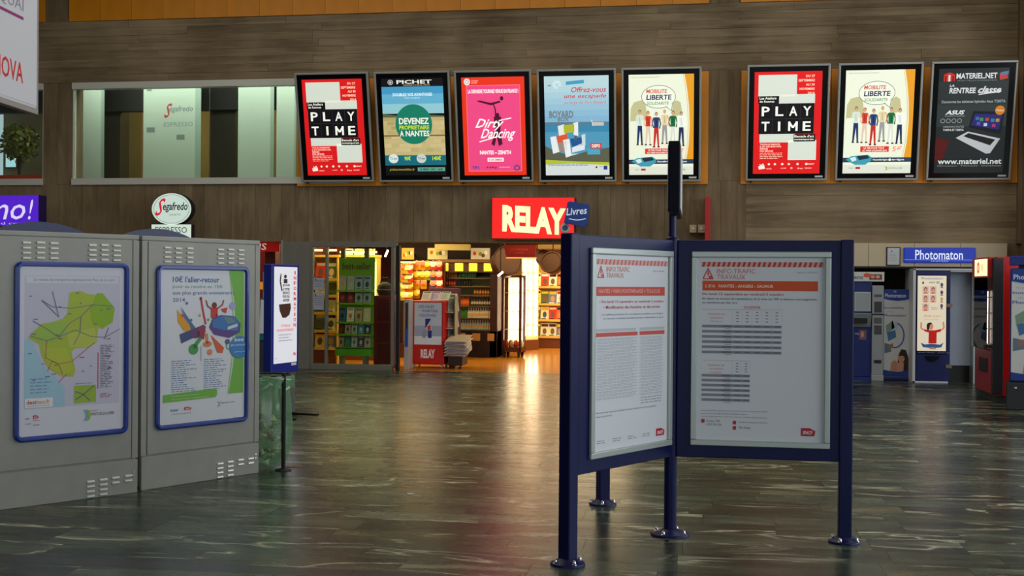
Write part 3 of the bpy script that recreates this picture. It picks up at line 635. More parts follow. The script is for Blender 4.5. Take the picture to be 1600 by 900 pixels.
def pr_map(w, h):
    s = Sheet(w, h, (222,222,234))
    s.rect(.05,.055,.95,.835,(206,202,222)).rect(.06,.06,.93,.10,(222,220,232),2); s.text('Le reseau de transports regionaux des Pays de la Loire',.13,.07,.90,.092,(140,140,158),3)
    s.poly([(.05,.42),(.12,.43),(.16,.50),(.20,.56),(.26,.62),(.34,.66),(.42,.72),(.42,.835),(.05,.835)],(168,206,226),2)
    GR, G2, G3 = (178,196,62), (160,196,80), (196,204,84)
    s.poly([(.46,.155),(.56,.145),(.64,.165),(.74,.17),(.86,.23),(.90,.25),(.87,.34),(.78,.38),(.74,.37),(.72,.46),(.64,.49),(.52,.49),(.48,.51),(.52,.62),(.50,.66),(.40,.655),(.30,.62),(.24,.58),(.20,.52),(.18,.46),(.08,.42),(.12,.39),(.2,.34),(.3,.33),(.40,.31),(.44,.28)],GR,3)
    s.poly([(.72,.16),(.78,.16),(.90,.25),(.88,.34),(.78,.37),(.68,.34),(.66,.26)],(150,190,40),4).poly([(.12,.39),(.3,.33),(.42,.33),(.44,.40),(.30,.45),(.18,.45)],G2,4).poly([(.44,.40),(.70,.37),(.73,.45),(.62,.49),(.46,.48)],G3,4).poly([(.22,.48),(.44,.49),(.51,.62),(.40,.65),(.26,.59)],(190,200,60),4)
    ln = [[(.1,.41),(.25,.44),(.36,.42),(.52,.38),(.66,.42),(.8,.43),(.95,.38)],[(.25,.44),(.24,.54),(.36,.58),(.48,.57),(.7,.46)],[(.2,.2),(.3,.24),(.48,.25),(.68,.23),(.88,.24)],[(.36,.42),(.46,.34),(.57,.30),(.68,.23)],[(.57,.30),(.56,.40),(.5,.47)],[(.12,.32),(.25,.37),(.36,.42)],[(.26,.62),(.30,.56),(.36,.58),(.4,.64)],[(.36,.69),(.44,.64)],[(.2,.2),(.36,.3),(.3,.15)],[(.84,.37),(.80,.44)]]
    for k, q in enumerate(ln): s.line(q,.006,(120,110,140) if k not in (1,6,7) else (190,90,110),6)
    rg = random.Random(5)
    for k in range(26): u, v = rg.uniform(.08,.85), rg.uniform(.15,.68); s.rect(u,v,u+rg.uniform(.02,.05),v+.005,(110,104,120),7)
    s.greek(.76,.475,.90,.74,26,(130,124,146),4,.5,8,.5); s.rect(.735,.52,.742,.74,(196,70,80),4).greek(.76,.77,.88,.80,3,(190,120,140),4,.5,2)
    s.rect(.51,.715,.72,.82,(160,190,64),4).line([(.52,.80),(.60,.77),(.70,.72)],.01,(110,110,130),5).line([(.52,.75),(.6,.77),(.66,.81)],.008,(110,110,130),5).text('Agglomeration nantaise',.52,.698,.68,.708,(110,106,124),4)
    s.greek(.10,.66,.30,.76,5,(120,160,196),4,.3,6); s.rect(.055,.775,.31,.83,(236,236,240),4); s.text('dest',.07,.785,.16,.81,(196,66,60),5,.02); s.text('ineo.fr',.16,.785,.28,.81,(226,140,60),5,.01); s.text('tous les deplacements en Pays de la Loire',.07,.816,.28,.824,(196,100,100),5)
    s.text('ter',.06,.885,.10,.898,(90,90,150),3).text('Loire',.06,.915,.11,.926,(180,70,80),3).text('Anjou',.13,.90,.19,.911,(180,70,80),3).text('Sarthe',.13,.925,.19,.936,(180,70,80),3); logo_rail(s,.13,.875,.18,.893)
    s.poly([(.60,.86),(.64,.87),(.655,.895),(.64,.925),(.60,.935),(.625,.90)],(120,180,196),3).poly([(.63,.86),(.66,.87),(.675,.895),(.66,.925),(.63,.935),(.65,.90)],(176,190,60),4); s.text('REGION',.67,.868,.74,.876,(130,130,140),3); s.text('PAYS DE LA LOIRE',.68,.884,.90,.902,(110,110,128),3,.01)
    return s
def pr_events(w, h):
    s = Sheet(w, h, (224,226,234)); B = (74,116,176)
    s.poly([(.80,0),(.98,0),(.98,.83),(.80,.83),(.86,.6),(.88,.4),(.86,.2)],(118,186,70)).line([(.80,.0),(.84,.2),(.855,.4),(.84,.6),(.79,.83)],.01,(160,206,120),3)
    s.text("10€ l'aller-retour",.14,.045,.68,.085,B,2,.02); s.text('pour se rendre en TER',.14,.10,.72,.128,(130,172,160),2,.005); s.text('aux plus grands evenements',.14,.14,.86,.17,B,2,.005); s.text('2014',.14,.185,.28,.21,B,2,.005)
    s.poly([(.19,.26),(.20,.34),(.27,.40),(.36,.41),(.33,.36)],(230,160,40),4).poly([(.22,.25),(.34,.36),(.38,.40),(.33,.36),(.28,.32)],(80,130,196),5).poly([(.23,.24),(.30,.30),(.40,.38),(.36,.40)],(90,110,140),4)
    s.line([(.46,.18),(.48,.25),(.52,.36)],.02,(206,60,70),5).ell(.46,.19,.015,.01,(206,60,70),5)
    s.ell(.62,.235,.03,.02,(120,50,40),5).poly([(.58,.25),(.66,.25),(.66,.32),(.58,.32)],(206,56,50),5).line([(.59,.26),(.54,.24),(.52,.20)],.014,(160,70,50),5).line([(.65,.26),(.72,.23),(.73,.20)],.014,(160,70,50),5).poly([(.70,.26),(.78,.25),(.76,.29),(.72,.28)],(214,60,60),5)
    s.poly([(.56,.38),(.60,.32),(.70,.30),(.86,.31),(.94,.36),(.93,.42),(.80,.455),(.62,.43)],(96,64,140),6).poly([(.60,.33),(.72,.305),(.88,.315),(.92,.36),(.90,.41),(.72,.40),(.60,.38)],(60,120,186),7).poly([(.72,.31),(.84,.32),(.88,.35),(.78,.36)],(110,140,150),8).poly([(.78,.38),(.90,.36),(.90,.38),(.78,.40)],(214,220,226),8)
    s.poly([(.22,.42),(.50,.36),(.52,.41),(.24,.48)],(70,80,130),5).poly([(.42,.38),(.52,.37),(.50,.46),(.42,.44)],(160,50,70),6).ell(.4,.42,.05,.03,(110,60,120),6)
    s.ell(.38,.52,.055,.035,(70,160,80),5).line([(.38,.51),(.46,.45)],.04,(70,160,80),5).poly([(.58,.43),(.74,.52),(.72,.555),(.66,.55)],(222,96,50),5).ell(.54,.49,.05,.02,(226,130,70),5).line([(.53,.42),(.54,.49)],.03,(220,140,80),5)
    s.ell(.57,.545,.03,.02,(226,140,90),5).ell(.78,.48,.03,.018,(90,90,150),5).ring(.80,.51,.035,.025,.012,(120,180,90),5).line([(.47,.5),(.47,.60)],.012,(190,196,210),5).ell(.3,.22,.015,.01,(120,110,190),5).ell(.84,.24,.04,.025,(170,170,220),5)
    for k in range(5): s.ell(.25+.1*k,.30+.03*(k%2),.014,.01,[(214,80,60),(90,120,190),(220,160,60),(120,180,90),(150,80,150)][k],5)
    s.ell(.93,.52,.125,.075,(56,130,196),9); s.text('50€',.86,.462,.98,.48,(230,240,250),10,.03); s.text('par personne',.82,.50,1.02,.515,(230,240,250),10); s.text('plus',.87,.545,.99,.556,(210,226,244),10)
    s.greek(.13,.59,.42,.80,15,B,3,.3,11,.5); s.greek(.50,.59,.78,.80,15,B,3,.3,12,.5)
    s.poly([(.04,.805),(.64,.785),(.66,.80),(.66,.83),(.64,.845),(.04,.855)],(120,186,70),4); s.text('Renseignements et reservations',.13,.812,.45,.822,(220,240,200),5); s.text('www.ter-sncf.com / pays de la loire',.13,.832,.56,.842,(220,240,200),5)
    s.text('ter',.12,.90,.22,.915,B,3,.02); logo_rail(s,.28,.893,.36,.912); s.text('evenements',.14,.928,.36,.936,(150,150,170),3)
    s.poly([(.66,.872),(.70,.88),(.70,.905),(.66,.915),(.685,.893)],(160,190,150),3); s.text('Pays de la Loire',.71,.88,.88,.895,B,3)
    return s

# ============================================================ LIGHT-BOX POSTERS ALONG THE WALL
TILT = R(13.5)
BOXES = [(472,584.5,284.5, pr_play, BACKLIT, 'backlit red poster with big PLAY TIME letters, leftmost in the row beside the upper window'),
 (593.5,709,284.5, pr_homes, BACKLIT, 'backlit poster with a green disc reading DEVENEZ over old stone blocks under blue sky'),
 (716,834,284.5, pr_musical, BACKLIT, 'backlit pink poster with orange border, white script lettering and dancing figures'),
 (842.5,963.5,284.5, pr_seaside, BACKLIT, 'backlit pale blue seaside poster headed Offrez-vous une escapade in red'),
 (972,1094.5,284, pr_mobility, BACKLIT, 'backlit cream poster of six people under a speech bubble, behind the navy blade sign'),
 (1164.5,1291.5,282.5, pr_play, BACKLIT, 'backlit red poster with big PLAY TIME letters, first of the three on the right'),
 (1304,1433.5,282, pr_mobility, BACKLIT, 'backlit cream poster of six people under a bubble, middle of the three on the right'),
 (1446,1578,281.5, pr_laptop, BACKDIM, 'dark grey poster of a tilted open laptop, last of the row at the right end')]
BH = 1.97
for px0, px1, pyb, fn, pm, lab in BOXES:
    a = hy(px0, pyb, W-.14); b = hy(px1, pyb, W-.14); w = b.x-a.x
    t = thing('poster_light_box', lab, 'light box', ((a.x+b.x)/2, W-.14, a.z), 0, 'poster light boxes above the shop fronts')
    mb = MB().box((-w/2+.01, .02, .01), (w/2-.01, .13, BH-.01)); mb.build('casing', BLACK, t, rx=TILT, bevel=.01)
    fr = MB(); fw_ = .035
    for q in (((-w/2,-.03,0),(w/2,.06,fw_)), ((-w/2,-.03,BH-fw_),(w/2,.06,BH)), ((-w/2,-.03,fw_),(-w/2+fw_,.06,BH-fw_)), ((w/2-fw_,-.03,fw_),(w/2,.06,BH-fw_))): fr.box(*q)
    fr.build('frame', SATIN, t, rx=TILT, bevel=.006)
    MB().box((-w/2+fw_, -.004, fw_), (w/2-fw_, .02, BH-fw_)).build('black_mount', mat('black_mount', (9,9,11), .15), t, rx=TILT)
    fn(w-.25, BH-.24).build('poster', pm, t, (-(w-.25)/2, -.005*math.cos(TILT)+.0-.1155*math.sin(TILT), .12*math.cos(TILT)), rx=TILT)
    MB().box((w/2-.20, -.012, .055), (w/2-.07, -.003, .085)).build('number_tag', WHITE, t, rx=TILT)
    MB().cyl((-w/2+.10, .03, -.03), (-w/2+.10, .03, .01), .02, n=8).box((-w/2+.05,.02,-.005),(-w/2+.13,.12,.012)).build('bracket', DARKM, t)
    for sx in (-1, 1): MB().box((sx*(w/2-.15)-.02, .1, BH*.86), (sx*(w/2-.15)+.02, .58, BH*.86+.04)).build('stay', DARKM, t)
for a, b, lab in ((X_(466,200), X_(1107,200), 'long orange mounting panel behind the left five light boxes'), (X_(1157.5,200), X_(1590,200), 'orange mounting panel behind the three light boxes on the right')):
    t = thing('mounting_panel', lab, 'panel', (a, W-.004, hy(1100, 288).z))
    n = round((b-a)/1.5)
    for k in range(n): MB().box(((b-a)*k/n+.003, -.045, 0), ((b-a)*(k+1)/n-.003, 0, 1.97)).build('panel_board', ORANGE, t)

# ============================================================ THREE-WING INFORMATION BOARD
C0 = cw(1.026, 7.549)
board_t = thing('information_board', 'three-winged navy information board on round-footed posts holding framed travel notices', 'notice board', C0, 0)
post_m = NAVY
def post(par, x, y, h, ang, r=.041, fl=.10, round_=False, nb=4):
    g = MB()
    if round_: g.cyl((0,0,.012), (0,0,h), r, r, 18)
    else: g.box((-r,-r,.012), (r,r,h))
    p = g.build('post', post_m, par, (x, y, 0), ang, bevel=0 if round_ else .008)
    MB().lathe([(fl,0),(fl,.010),(fl-.008,.016),(r+.03,.02),(r+.01,.04)], 28).build('base_plate', post_m, p)
    for k in range(nb):
        a = PI/4+k*2*PI/nb+.35; d_ = fl*.78
        MB().lathe([(.017,.012),(.017,.017),(.011,.018),(.011,.03),(.008,.037),(.003,.040)], 10, (d_*math.cos(a), d_*math.sin(a), 0)).build('bolt', CHROME, p)
    return p
LW = 1.082
post(board_t, 0, 0, 1.892, 0, .040, .125, True)
def wing(cam_ang, side, f0, f1, art, lab, z0=.505, z1=1.888):
    a = R(cam_ang)+YAW; e = Vector((math.cos(a), math.sin(a), 0))
    post(board_t, e.x*LW, e.y*LW, 1.893, a)
    MB().box((.035, -.026, z0), (LW-.035, .026, z1)).build('wing_panel', NAVY, board_t, rz=a, bevel=.006)
    pn = board_t.children[-1] if False else [o for o in D.objects if o.name.startswith('wing_panel')][-1]
    for sd in (side, -side):
        # frame on one face of the wing; local x runs left to right for whoever reads it
        fz0, fz1 = .585, 1.815; L_ = f1-f0
        rz = PI if sd > 0 else 0
        ox = f1 if sd > 0 else f0
        fb = MB(); q = .036
        prof = [(0,0),(L_,0),(L_,fz1-fz0),(0,fz1-fz0)]
        for c in (((0,-.022,0),(L_,.0,q)), ((0,-.022,fz1-fz0-q),(L_,.0,fz1-fz0)), ((0,-.022,q),(q,.0,fz1-fz0-q)), ((L_-q,-.022,q),(L_,.0,fz1-fz0-q))): fb.box(*c)
        fr_ = fb.build('snap_frame', mat('frame_silver', (186,194,190), .35, .35), pn, (ox, sd*.026, fz0), rz, bevel=.005)
        if sd == side:
            art(L_-2*q, fz1-fz0-2*q).build('notice', PRINT, pn, (ox-(q if sd > 0 else -q), sd*.0265, fz0+q), rz)
        else:
            MB().box((q,-.003,q),(L_-q,0,fz1-fz0-q)).build('notice', mat('blank_sheet', (214,216,222), .6), pn, (ox, sd*.026, fz0), rz)
wing(230, 1, .055, .925, lambda w, h: pr_info(w, h, True), '')
wing(-10, -1, .125, .985, lambda w, h: pr_info(w, h, False), '')
wing(109, 1, .10, .97, lambda w, h: Sheet(w, h, (214,216,222)), '')
# blade sign above the centre post
MB().cyl((0,0,1.88), (0,0,2.1), .024, .024, 14).lathe([(.043,1.888),(.043,1.90),(.03,1.91),(.02,1.912)], 18).build('sign_stem', NAVY, board_t)
bs = MB().box((-.036, -.42, 2.045), (.036, .42, 2.475)).build('blade_sign', DNAVY, board_t, (.015,0,0), 0, bevel=.008)
for sx in (-1, 1): MB().box((sx*.036, -.39, 2.07), (sx*.040, .39, 2.45)).build('sign_face', mat('sign_face_white', (214,216,216), .4), bs)

# ============================================================ GREY MACHINE CABINETS WITH POSTERS
def cabinet(p0, p1, wd_, lab, fr, art, plab, extra, extra_dep=.62):
    a = math.atan2(p1.y-p0.y, p1.x-p0.x); o = p1 - Vector((math.cos(a), math.sin(a), 0))*wd_
    t = thing('machine_cabinet', lab, 'cabinet', (o.x, o.y, 0), a, 'grey machine cabinets seen from behind')
    H = 1.945; dep = extra_dep
    MB().box((.012, .012, .03), (wd_-.012, dep, H-.012)).build('body', GREYC, t)
    MB().box((0, 0, H-.035), (wd_, dep+.02, H)).build('lid', GREYC, t, bevel=.006)
    MB().box((0, -.002, .26), (.05, .03, H-.04)).build('corner_trim', GREYC, t, bevel=.004); MB().box((wd_-.05, -.002, .26), (wd_, .03, H-.04)).build('corner_trim', GREYC, t, bevel=.004)
    d_ = MB().box((.056, -.004, .265), (wd_-.056, .03, H-.042)).build('rear_door', GREYC, t, bevel=.004)
    k_ = MB().box((.004, -.006, .0), (wd_-.004, .03, .252)).build('plinth', GREYC, t, bevel=.004)
    lv = mat('bare_steel_louvre', (226,226,218), .3, .25)
    def louv(par, x, z, n, w_=.060):
        for k in range(n):
            zz = z-k*.036
            g = MB().prismx([(-.003, zz+.009), (-.014, zz+.005), (-.018, zz-.007), (-.003, zz-.010)], x-w_/2, x+w_/2); g.build('louvre', lv, par, bevel=.003)
    for x, z, n, dr in extra: louv(d_ if dr else k_, x, z, n)
    for z in (.13, .16): MB().cyl((wd_-.04,-.012,z),(wd_-.04,-.004,z),.008,n=8).build('screw', CHROME, k_)
    # rounded blue frame
    s0, z0, s1, z1 = fr; fw_ = .037
    g = MB(); rr = .05
    def rrect(x0, z0, x1, z1, r, n=5):
        pts = []
        for cx, cz, a0 in ((x1-r,z1-r,0),(x0+r,z1-r,PI/2),(x0+r,z0+r,PI),(x1-r,z0+r,1.5*PI)):
            pts += [(cx+r*math.cos(a0+PI/2*k/n), cz+r*math.sin(a0+PI/2*k/n)) for k in range(n+1)]
        return pts
    O = rrect(s0, z0, s1, z1, .055); I = rrect(s0+fw_, z0+fw_, s1-fw_, z1-fw_, .022); n = len(O)
    O2 = rrect(s0+.012, z0+.012, s1-.012, z1-.012, .045); I2 = rrect(s0+fw_-.01, z0+fw_-.01, s1-fw_+.01, z1-fw_+.01, .028)
    vs_ = [(x,-.004,z) for x,z in O]+[(x,-.024,z) for x,z in O]+[(x,-.034,z) for x,z in O2]+[(x,-.034,z) for x,z in I2]+[(x,-.016,z) for x,z in I]
    g.add(vs_, [(j*n+(k+1)%n, j*n+k, (j+1)*n+k, (j+1)*n+(k+1)%n) for j in range(4) for k in range(n)])
    ft = g.build('poster_frame', mat('blue_frame', (18,56,150), .3, coat=.4), d_)
    sh = art(s1-s0-2*fw_+.01, z1-z0-2*fw_+.01); sh.build('poster', PRINT, ft, (s0+fw_-.005, -.012, z0+fw_-.005))
    MB().box((s1-fw_-.10, -.019, z0+fw_+.004), (s1-fw_-.02, -.0175, z0+fw_+.018)).build('number_tag', WHITE, ft)
    # domed blue header on the side that faces the public
    w2 = wd_*.62; xm = wd_*.5
    g = MB(); arc = [(xm-w2/2+w2*k/14, H+.004+.085*math.sin(PI*k/14)**.8) for k in range(15)]
    g.prism([(xm-w2/2, H-.01)]+arc+[(xm+w2/2, H-.01)], dep-.02, dep+.05); g.build('domed_header', mat('header_blue', (18,30,84), .4), t)
    return t
A1, B1 = hz(0, 797), hz(215, 769); A2, B2 = hz(221, 766.5), hz(404, 738.5)
w1, w2_ = 1.17, (B2-A2).length+.01
def fr_of(A, B, wd_, pts):
    a = math.atan2(B.y-A.y, B.x-A.x); o = B-Vector((math.cos(a), math.sin(a), 0))*wd_
    q = [hpl(px, py, o, a) for px, py in pts]; return ((q[0][0]+q[3][0])/2, (q[2][1]+q[3][1])/2, (q[1][0]+q[2][0])/2, (q[0][1]+q[1][1])/2)
f1 = fr_of(A1, B1, w1, [(22,407),(200,412),(198,678),(20,690)]); f2 = fr_of(A2, B2, w2_, [(243,413),(386,417),(386,660),(241,670)])
def lou(A, B, wd_, L):
    a = math.atan2(B.y-A.y, B.x-A.x); o = B-Vector((math.cos(a), math.sin(a), 0))*wd_
    return [(hpl(px, py, o, a)[0], hpl(px, py, o, a)[1], n, d_) for px, py, n, d_ in L]
cabinet(A1, B1, w1, 'grey steel cabinet at the left edge with a green and yellow regional map poster', f1, pr_map, '',
  lou(A1, B1, w1, [(41,379,4,1),(63,379,4,1),(84,380,4,1),(144,383,4,1),(163,383,4,1),(182,384,4,1),(141,752,4,0),(161,749,4,0),(180,746,2,0),(200,743,2,0)]), .40)
cabinet(A2, B2, w2_, "grey steel cabinet beside the green bag with a colourful 10€ l'aller-retour poster", f2, pr_events, '',
  lou(A2, B2, w2_, [(261,387,4,1),(278,388,4,1),(296,388,4,1),(344,390,4,1),(360,390,4,1),(376,391,4,1),(343,724,4,0),(359,721,4,0),(375,718,2,0),(391,716,2,0)]))

# ============================================================ TRANSPARENT BAG BIN
PB = hz(417, 731); 
bin_t = thing('bag_bin', 'translucent green rubbish bag hanging from a ring stand beside the second grey cabinet', 'bin', (PB.x, PB.y, 0))
gb = D.materials.new('green_film'); gb.use_nodes = True; nt = gb.node_tree; nt.nodes.clear()
o_ = nt.nodes.new('ShaderNodeOutputMaterial'); m1 = nt.nodes.new('ShaderNodeMixShader'); m2 = nt.nodes.new('ShaderNodeMixShader')
tr = nt.nodes.new('ShaderNodeBsdfTransparent'); tr.inputs[0].default_value = (*lin((226,246,230)),1)
df = nt.nodes.new('ShaderNodeBsdfTranslucent'); df.inputs[0].default_value = (*lin((176,226,186)),1)
d2 = nt.nodes.new('ShaderNodeBsdfDiffuse'); d2.inputs[0].default_value = (*lin((150,200,160)),1); m0 = nt.nodes.new('ShaderNodeMixShader'); m0.inputs[0].default_value = .6
gl = nt.nodes.new('ShaderNodeBsdfGlossy'); gl.inputs['Roughness'].default_value = .16
nt.links.new(df.outputs[0], m0.inputs[1]); nt.links.new(d2.outputs[0], m0.inputs[2])
m1.inputs[0].default_value = .34; m2.inputs[0].default_value = .09
nt.links.new(tr.outputs[0], m1.inputs[1]); nt.links.new(m0.outputs[0], m1.inputs[2]); nt.links.new(m1.outputs[0], m2.inputs[1]); nt.links.new(gl.outputs[0], m2.inputs[2]); nt.links.new(m2.outputs[0], o_.inputs[0])
rg = random.Random(8); RB = .20
prof = [(.205,.80),(.215,.775),(.20,.74),(.19,.66),(.20,.55),(.215,.42),(.215,.30),(.20,.16),(.17,.07),(.12,.02)]
n = 40; vs_ = []; ph = [rg.random()*6 for _ in range(6)]
for j, (r, z) in enumerate(prof):
    for k in range(n):
        a = 2*PI*k/n; q = 1+.035*math.sin(7*a+ph[j%3]+.3*j)+.022*math.sin(13*a+ph[3]+.7*j)
        vs_.append((r*q*math.cos(a), r*q*math.sin(a), z+.004*math.sin(5*a+j)))
g = MB().add(vs_, [(j*n+k,(j+1)*n+k,(j+1)*n+(k+1)%n,j*n+(k+1)%n) for j in range(len(prof)-1) for k in range(n)], smooth=True); g.build('bag', gb, bin_t)
ls = []; 
for j, (r, z) in enumerate([(.206,.805),(.225,.79),(.232,.765),(.222,.735),(.226,.70)]):
    for k in range(n):
        a = 2*PI*k/n; q = 1+.045*math.sin(9*a+j*.9+ph[4])+.03*math.sin(17*a+j); ls.append((r*q*math.cos(a), r*q*math.sin(a), z+(.02*math.sin(6*a+ph[5]) if j == 4 else 0)))
MB().add(ls, [(j*n+k,(j+1)*n+k,(j+1)*n+(k+1)%n,j*n+(k+1)%n) for j in range(4) for k in range(n)], smooth=True).build('folded_rim', gb, bin_t)
MB().path([(.203*math.cos(2*PI*k/24), .203*math.sin(2*PI*k/24), .80) for k in range(25)], .009, 8).build('ring', DARKM, bin_t)
av = (hz(437, 733)-PB); a_ = math.atan2(av.y, av.x); px_, py_ = .215*math.cos(a_-.2), .215*math.sin(a_-.2)
MB().cyl((px_, py_, .012), (px_, py_, .83), .018, n=12).cyl((px_,py_,.8),(px_*.9,py_*.9,.8),.012).build('stand_post', mat('black_post', (22,22,24), .35, .3), bin_t)
MB().lathe([(.07,0),(.07,.008),(.03,.02)], 20, (px_, py_, 0)).build('base_plate', DARKM, bin_t)
lt = MB()
cols = [(226,224,200),(90,60,44),(206,180,80),(60,56,50),(236,234,226),(176,70,50),(150,170,110),(220,200,150)]
for k in range(46):
    z = rg.uniform(.05,.42); a = rg.random()*6.28; r = rg.uniform(.0,.14)*(1 if z > .1 else .6); s_ = rg.uniform(.03,.065); c = rg.choice(cols)
    base = Vector((r*math.cos(a), r*math.sin(a), z))
    V = [base+Vector((rg.uniform(-1,1), rg.uniform(-1,1), rg.uniform(-1,1))).normalized()*s_*rg.uniform(.6,1) for _ in range(6)]
    lt.add(V, [(0,1,2),(0,2,3),(0,3,4),(0,4,1),(5,2,1),(5,3,2),(5,4,3),(5,1,4)], 0, c)
tag(lt.build('litter', GLOSSP, bin_t), kind='stuff')
solo(MB().lathe([(.02,0),(.06,.002),(.075,.001),(.05,.0)],14), 'floor_stain', mat('rust_stain', (120,74,50), .5), 'small rusty brown round mark on the floor beside the bag bin', 'floor mark', loc=hz(460, 729)+Vector((0,0,.001)))
solo(MB().lathe([(.028,0),(.03,.003),(.02,.006),(.02,.004)],14), 'bottle_cap', mat('cap_white', (200,200,196), .3), 'tiny pale bottle cap lying alone on the marble floor', 'bottle cap', loc=hz(641, 772)+Vector((0,0,.0005)))

# ============================================================ FREE-STANDING POSTER TOTEM
P0, P1 = cw(-2.80, 13.72), cw(-2.585, 14.30)
a = math.atan2(P1.y-P0.y, P1.x-P0.x); tw = (P1-P0).length
tot = thing('poster_totem', 'navy-framed standing display with a white INFORMATION poster, between bag bin and shop window', 'display stand', P0, a)
MB().box((0,.0,.52), (tw,.11,1.81)).build('housing', mat('totem_blue', (28,44,140), .35), tot, bevel=.01)
MB().box((.02,.03,.03), (tw-.02,.09,.53)).build('pedestal', GREYD, tot, bevel=.006)
for x in (.05, tw-.05): MB().box((x-.03,-.30,0), (x+.03,.42,.022)).build('foot', DARKM, tot, bevel=.004)
MB().box((tw*.72,-.004,.60),(tw*.90,0,.63)).build('plate', WHITE, tot)
def pr_totem(w, h):
    s = Sheet(w, h, (236,236,244))
    s.ell(.47,.10,.06,.02,(70,50,44),3).rect(.40,.125,.56,.17,(60,50,50),3).line([(.28,.08),(.25,.15),(.33,.25)],.05,(50,46,50),3).ell(.28,.08,.04,.012,(200,150,120),4)
    for k, t in enumerate(('JE SUIS','A VOTRE','SERVICE','POUR VOUS','AIDER')): s.text(t,.36,.18+.038*k,.66,.208+.038*k,(60,56,60),3,.03)
    s.poly([(.2,.39),(.7,.38),(.72,.43),(.66,.50),(.5,.53),(.36,.53),(.24,.46)],(70,44,36),3)
    s.text('VOTRE AVIS',.30,.60,.70,.625,(224,110,90),3,.02); s.text('NOUS INTERESSE',.12,.645,.84,.67,(224,110,90),3,.02); s.greek(.2,.70,.8,.79,3,(170,170,186),3,.4,3)
    for k, ch in enumerate('INFORMATION'): s.text(ch,.84 if ch != 'I' else .87,.04+.055*k,.95 if ch != 'I' else .92,.078+.055*k,(206,50,60),3,.03)
    logo_rail(s,.84,.9,.95,.93); s.text('ter',.05,.94,.15,.95,(120,120,150),3); return s
pr_totem(tw-.10, 1.14).build('poster', BACKDIM, tot, (.05, -.001, .64))

# ============================================================ HANGING BANNER, top left
PH = cw(-4.045, 10.0); PH2 = cw(-4.10, 8.7); a = math.atan2(PH.y-PH2.y, PH.x-PH2.x); bw = (PH-PH2).length
zb = HC+(438-176)/F*10.0
ban = thing('hanging_banner', 'white hanging sign with red OVA lettering cut off at the top left edge', 'hanging sign', (PH2.x, PH2.y, zb), a)
MB().box((0,0,0), (bw,.05,2.2)).build('sign_panel', mat('banner_white', (206,208,216), .5), ban, bevel=.004)
s = Sheet(bw-.02, 2.1, (210,212,220)); 
s.text('NOVA',.40,.85,.80,.93,(214,40,40),2,.01); s.text('QUAI',.46,.60,.80,.655,(150,144,160),2,.0); s.line([(.0,.675),(.80,.675)],.02,(150,50,120),2)
s.build('sign_print', PRINT, ban, (.01,-.001,.05))
MB().box((-.01,-.008,-.02), (bw+.012,.058,.03)).build('bottom_rail', SATIN, ban, bevel=.004)
MB().box((bw-.01,-.006,0), (bw+.012,.056,2.2)).build('edge_rail', SATIN, ban)
for x in (.2, bw-.2): MB().cyl((x,.025,2.2),(x,.025,ZC-zb),.006,n=6).build('cable', DARKM, ban)

# ============================================================ SIGNS ON THE WALL
# lit red shop sign
p0, p1 = hy(768, 373, W-.3), hy(898, 308, W-.3); sw, sh_ = p1.x-p0.x, p1.z-p0.z
sg = thing('lit_shop_sign', 'glowing red box sign with cream RELAY lettering over the shop entrance', 'sign', (p0.x, W-.3, p0.z), 0)
MB().box((0,.0,0),(sw,.29,sh_)).build('casing', mat('sign_red_casing', (120,16,16), .4), sg, bevel=.01)
s = Sheet(sw-.02, sh_-.02, (232,24,20), th=.004)
s.text('RELAY', .125, .17, .90, .83, (255,236,176), 3, .05, 0, sh_*.13)
s.build('lit_face', SIGNLIT, sg, (.01,-.001,.01))
MB().lathe([(.085,0),(.085,.02),(.07,.026)],20).build('round_badge', mat('badge_grey', (196,200,206), .4), sg, (sw*.89,-.004,sh_*.26), rx=R(90))
EX = mat('badge_blue', (60,80,130), .4); MB().lathe([(.05,.0265),(.05,.028)],16).build('badge_globe', EX, sg, (sw*.89,-.004,sh_*.26), rx=R(90))
p0, p1 = hy(881, 352, W-.42), hy(921, 314, W-.42); w_, h_ = p1.x-p0.x, p1.z-p0.z
bk = thing('blue_sign', 'small dark blue tilted sign reading Livres beside the red shop sign', 'sign', (p0.x, W-.42, p0.z))
MB().prism([(0,.04),(.06,h_-.02),(.10,h_),(w_,h_*.86),(w_-.03,.02),(w_-.08,-.03)], 0, .08).build('panel', mat('book_sign_blue', (24,52,120), .4, emis=.25), bk, bevel=.008)
s = MB(); vs_, fs, asp = txt('Livres', .015, .1); s.add([(w_*.10+x*w_*.80, -.006, h_*.40+y*h_*.30+x*.03) for x, y in vs_], fs, 0, (206,216,236)); 
for k in range(8): 
    u = .2+.65*k/8; s.box((w_*u,-.006,h_*(.26-.06*math.sin(PI*(k+.5)/8))),(w_*(u+.09),-.003,h_*(.26-.06*math.sin(PI*(k+.5)/8))+.014),0,(206,216,236))
s.build('lettering', BACKDIM, bk)
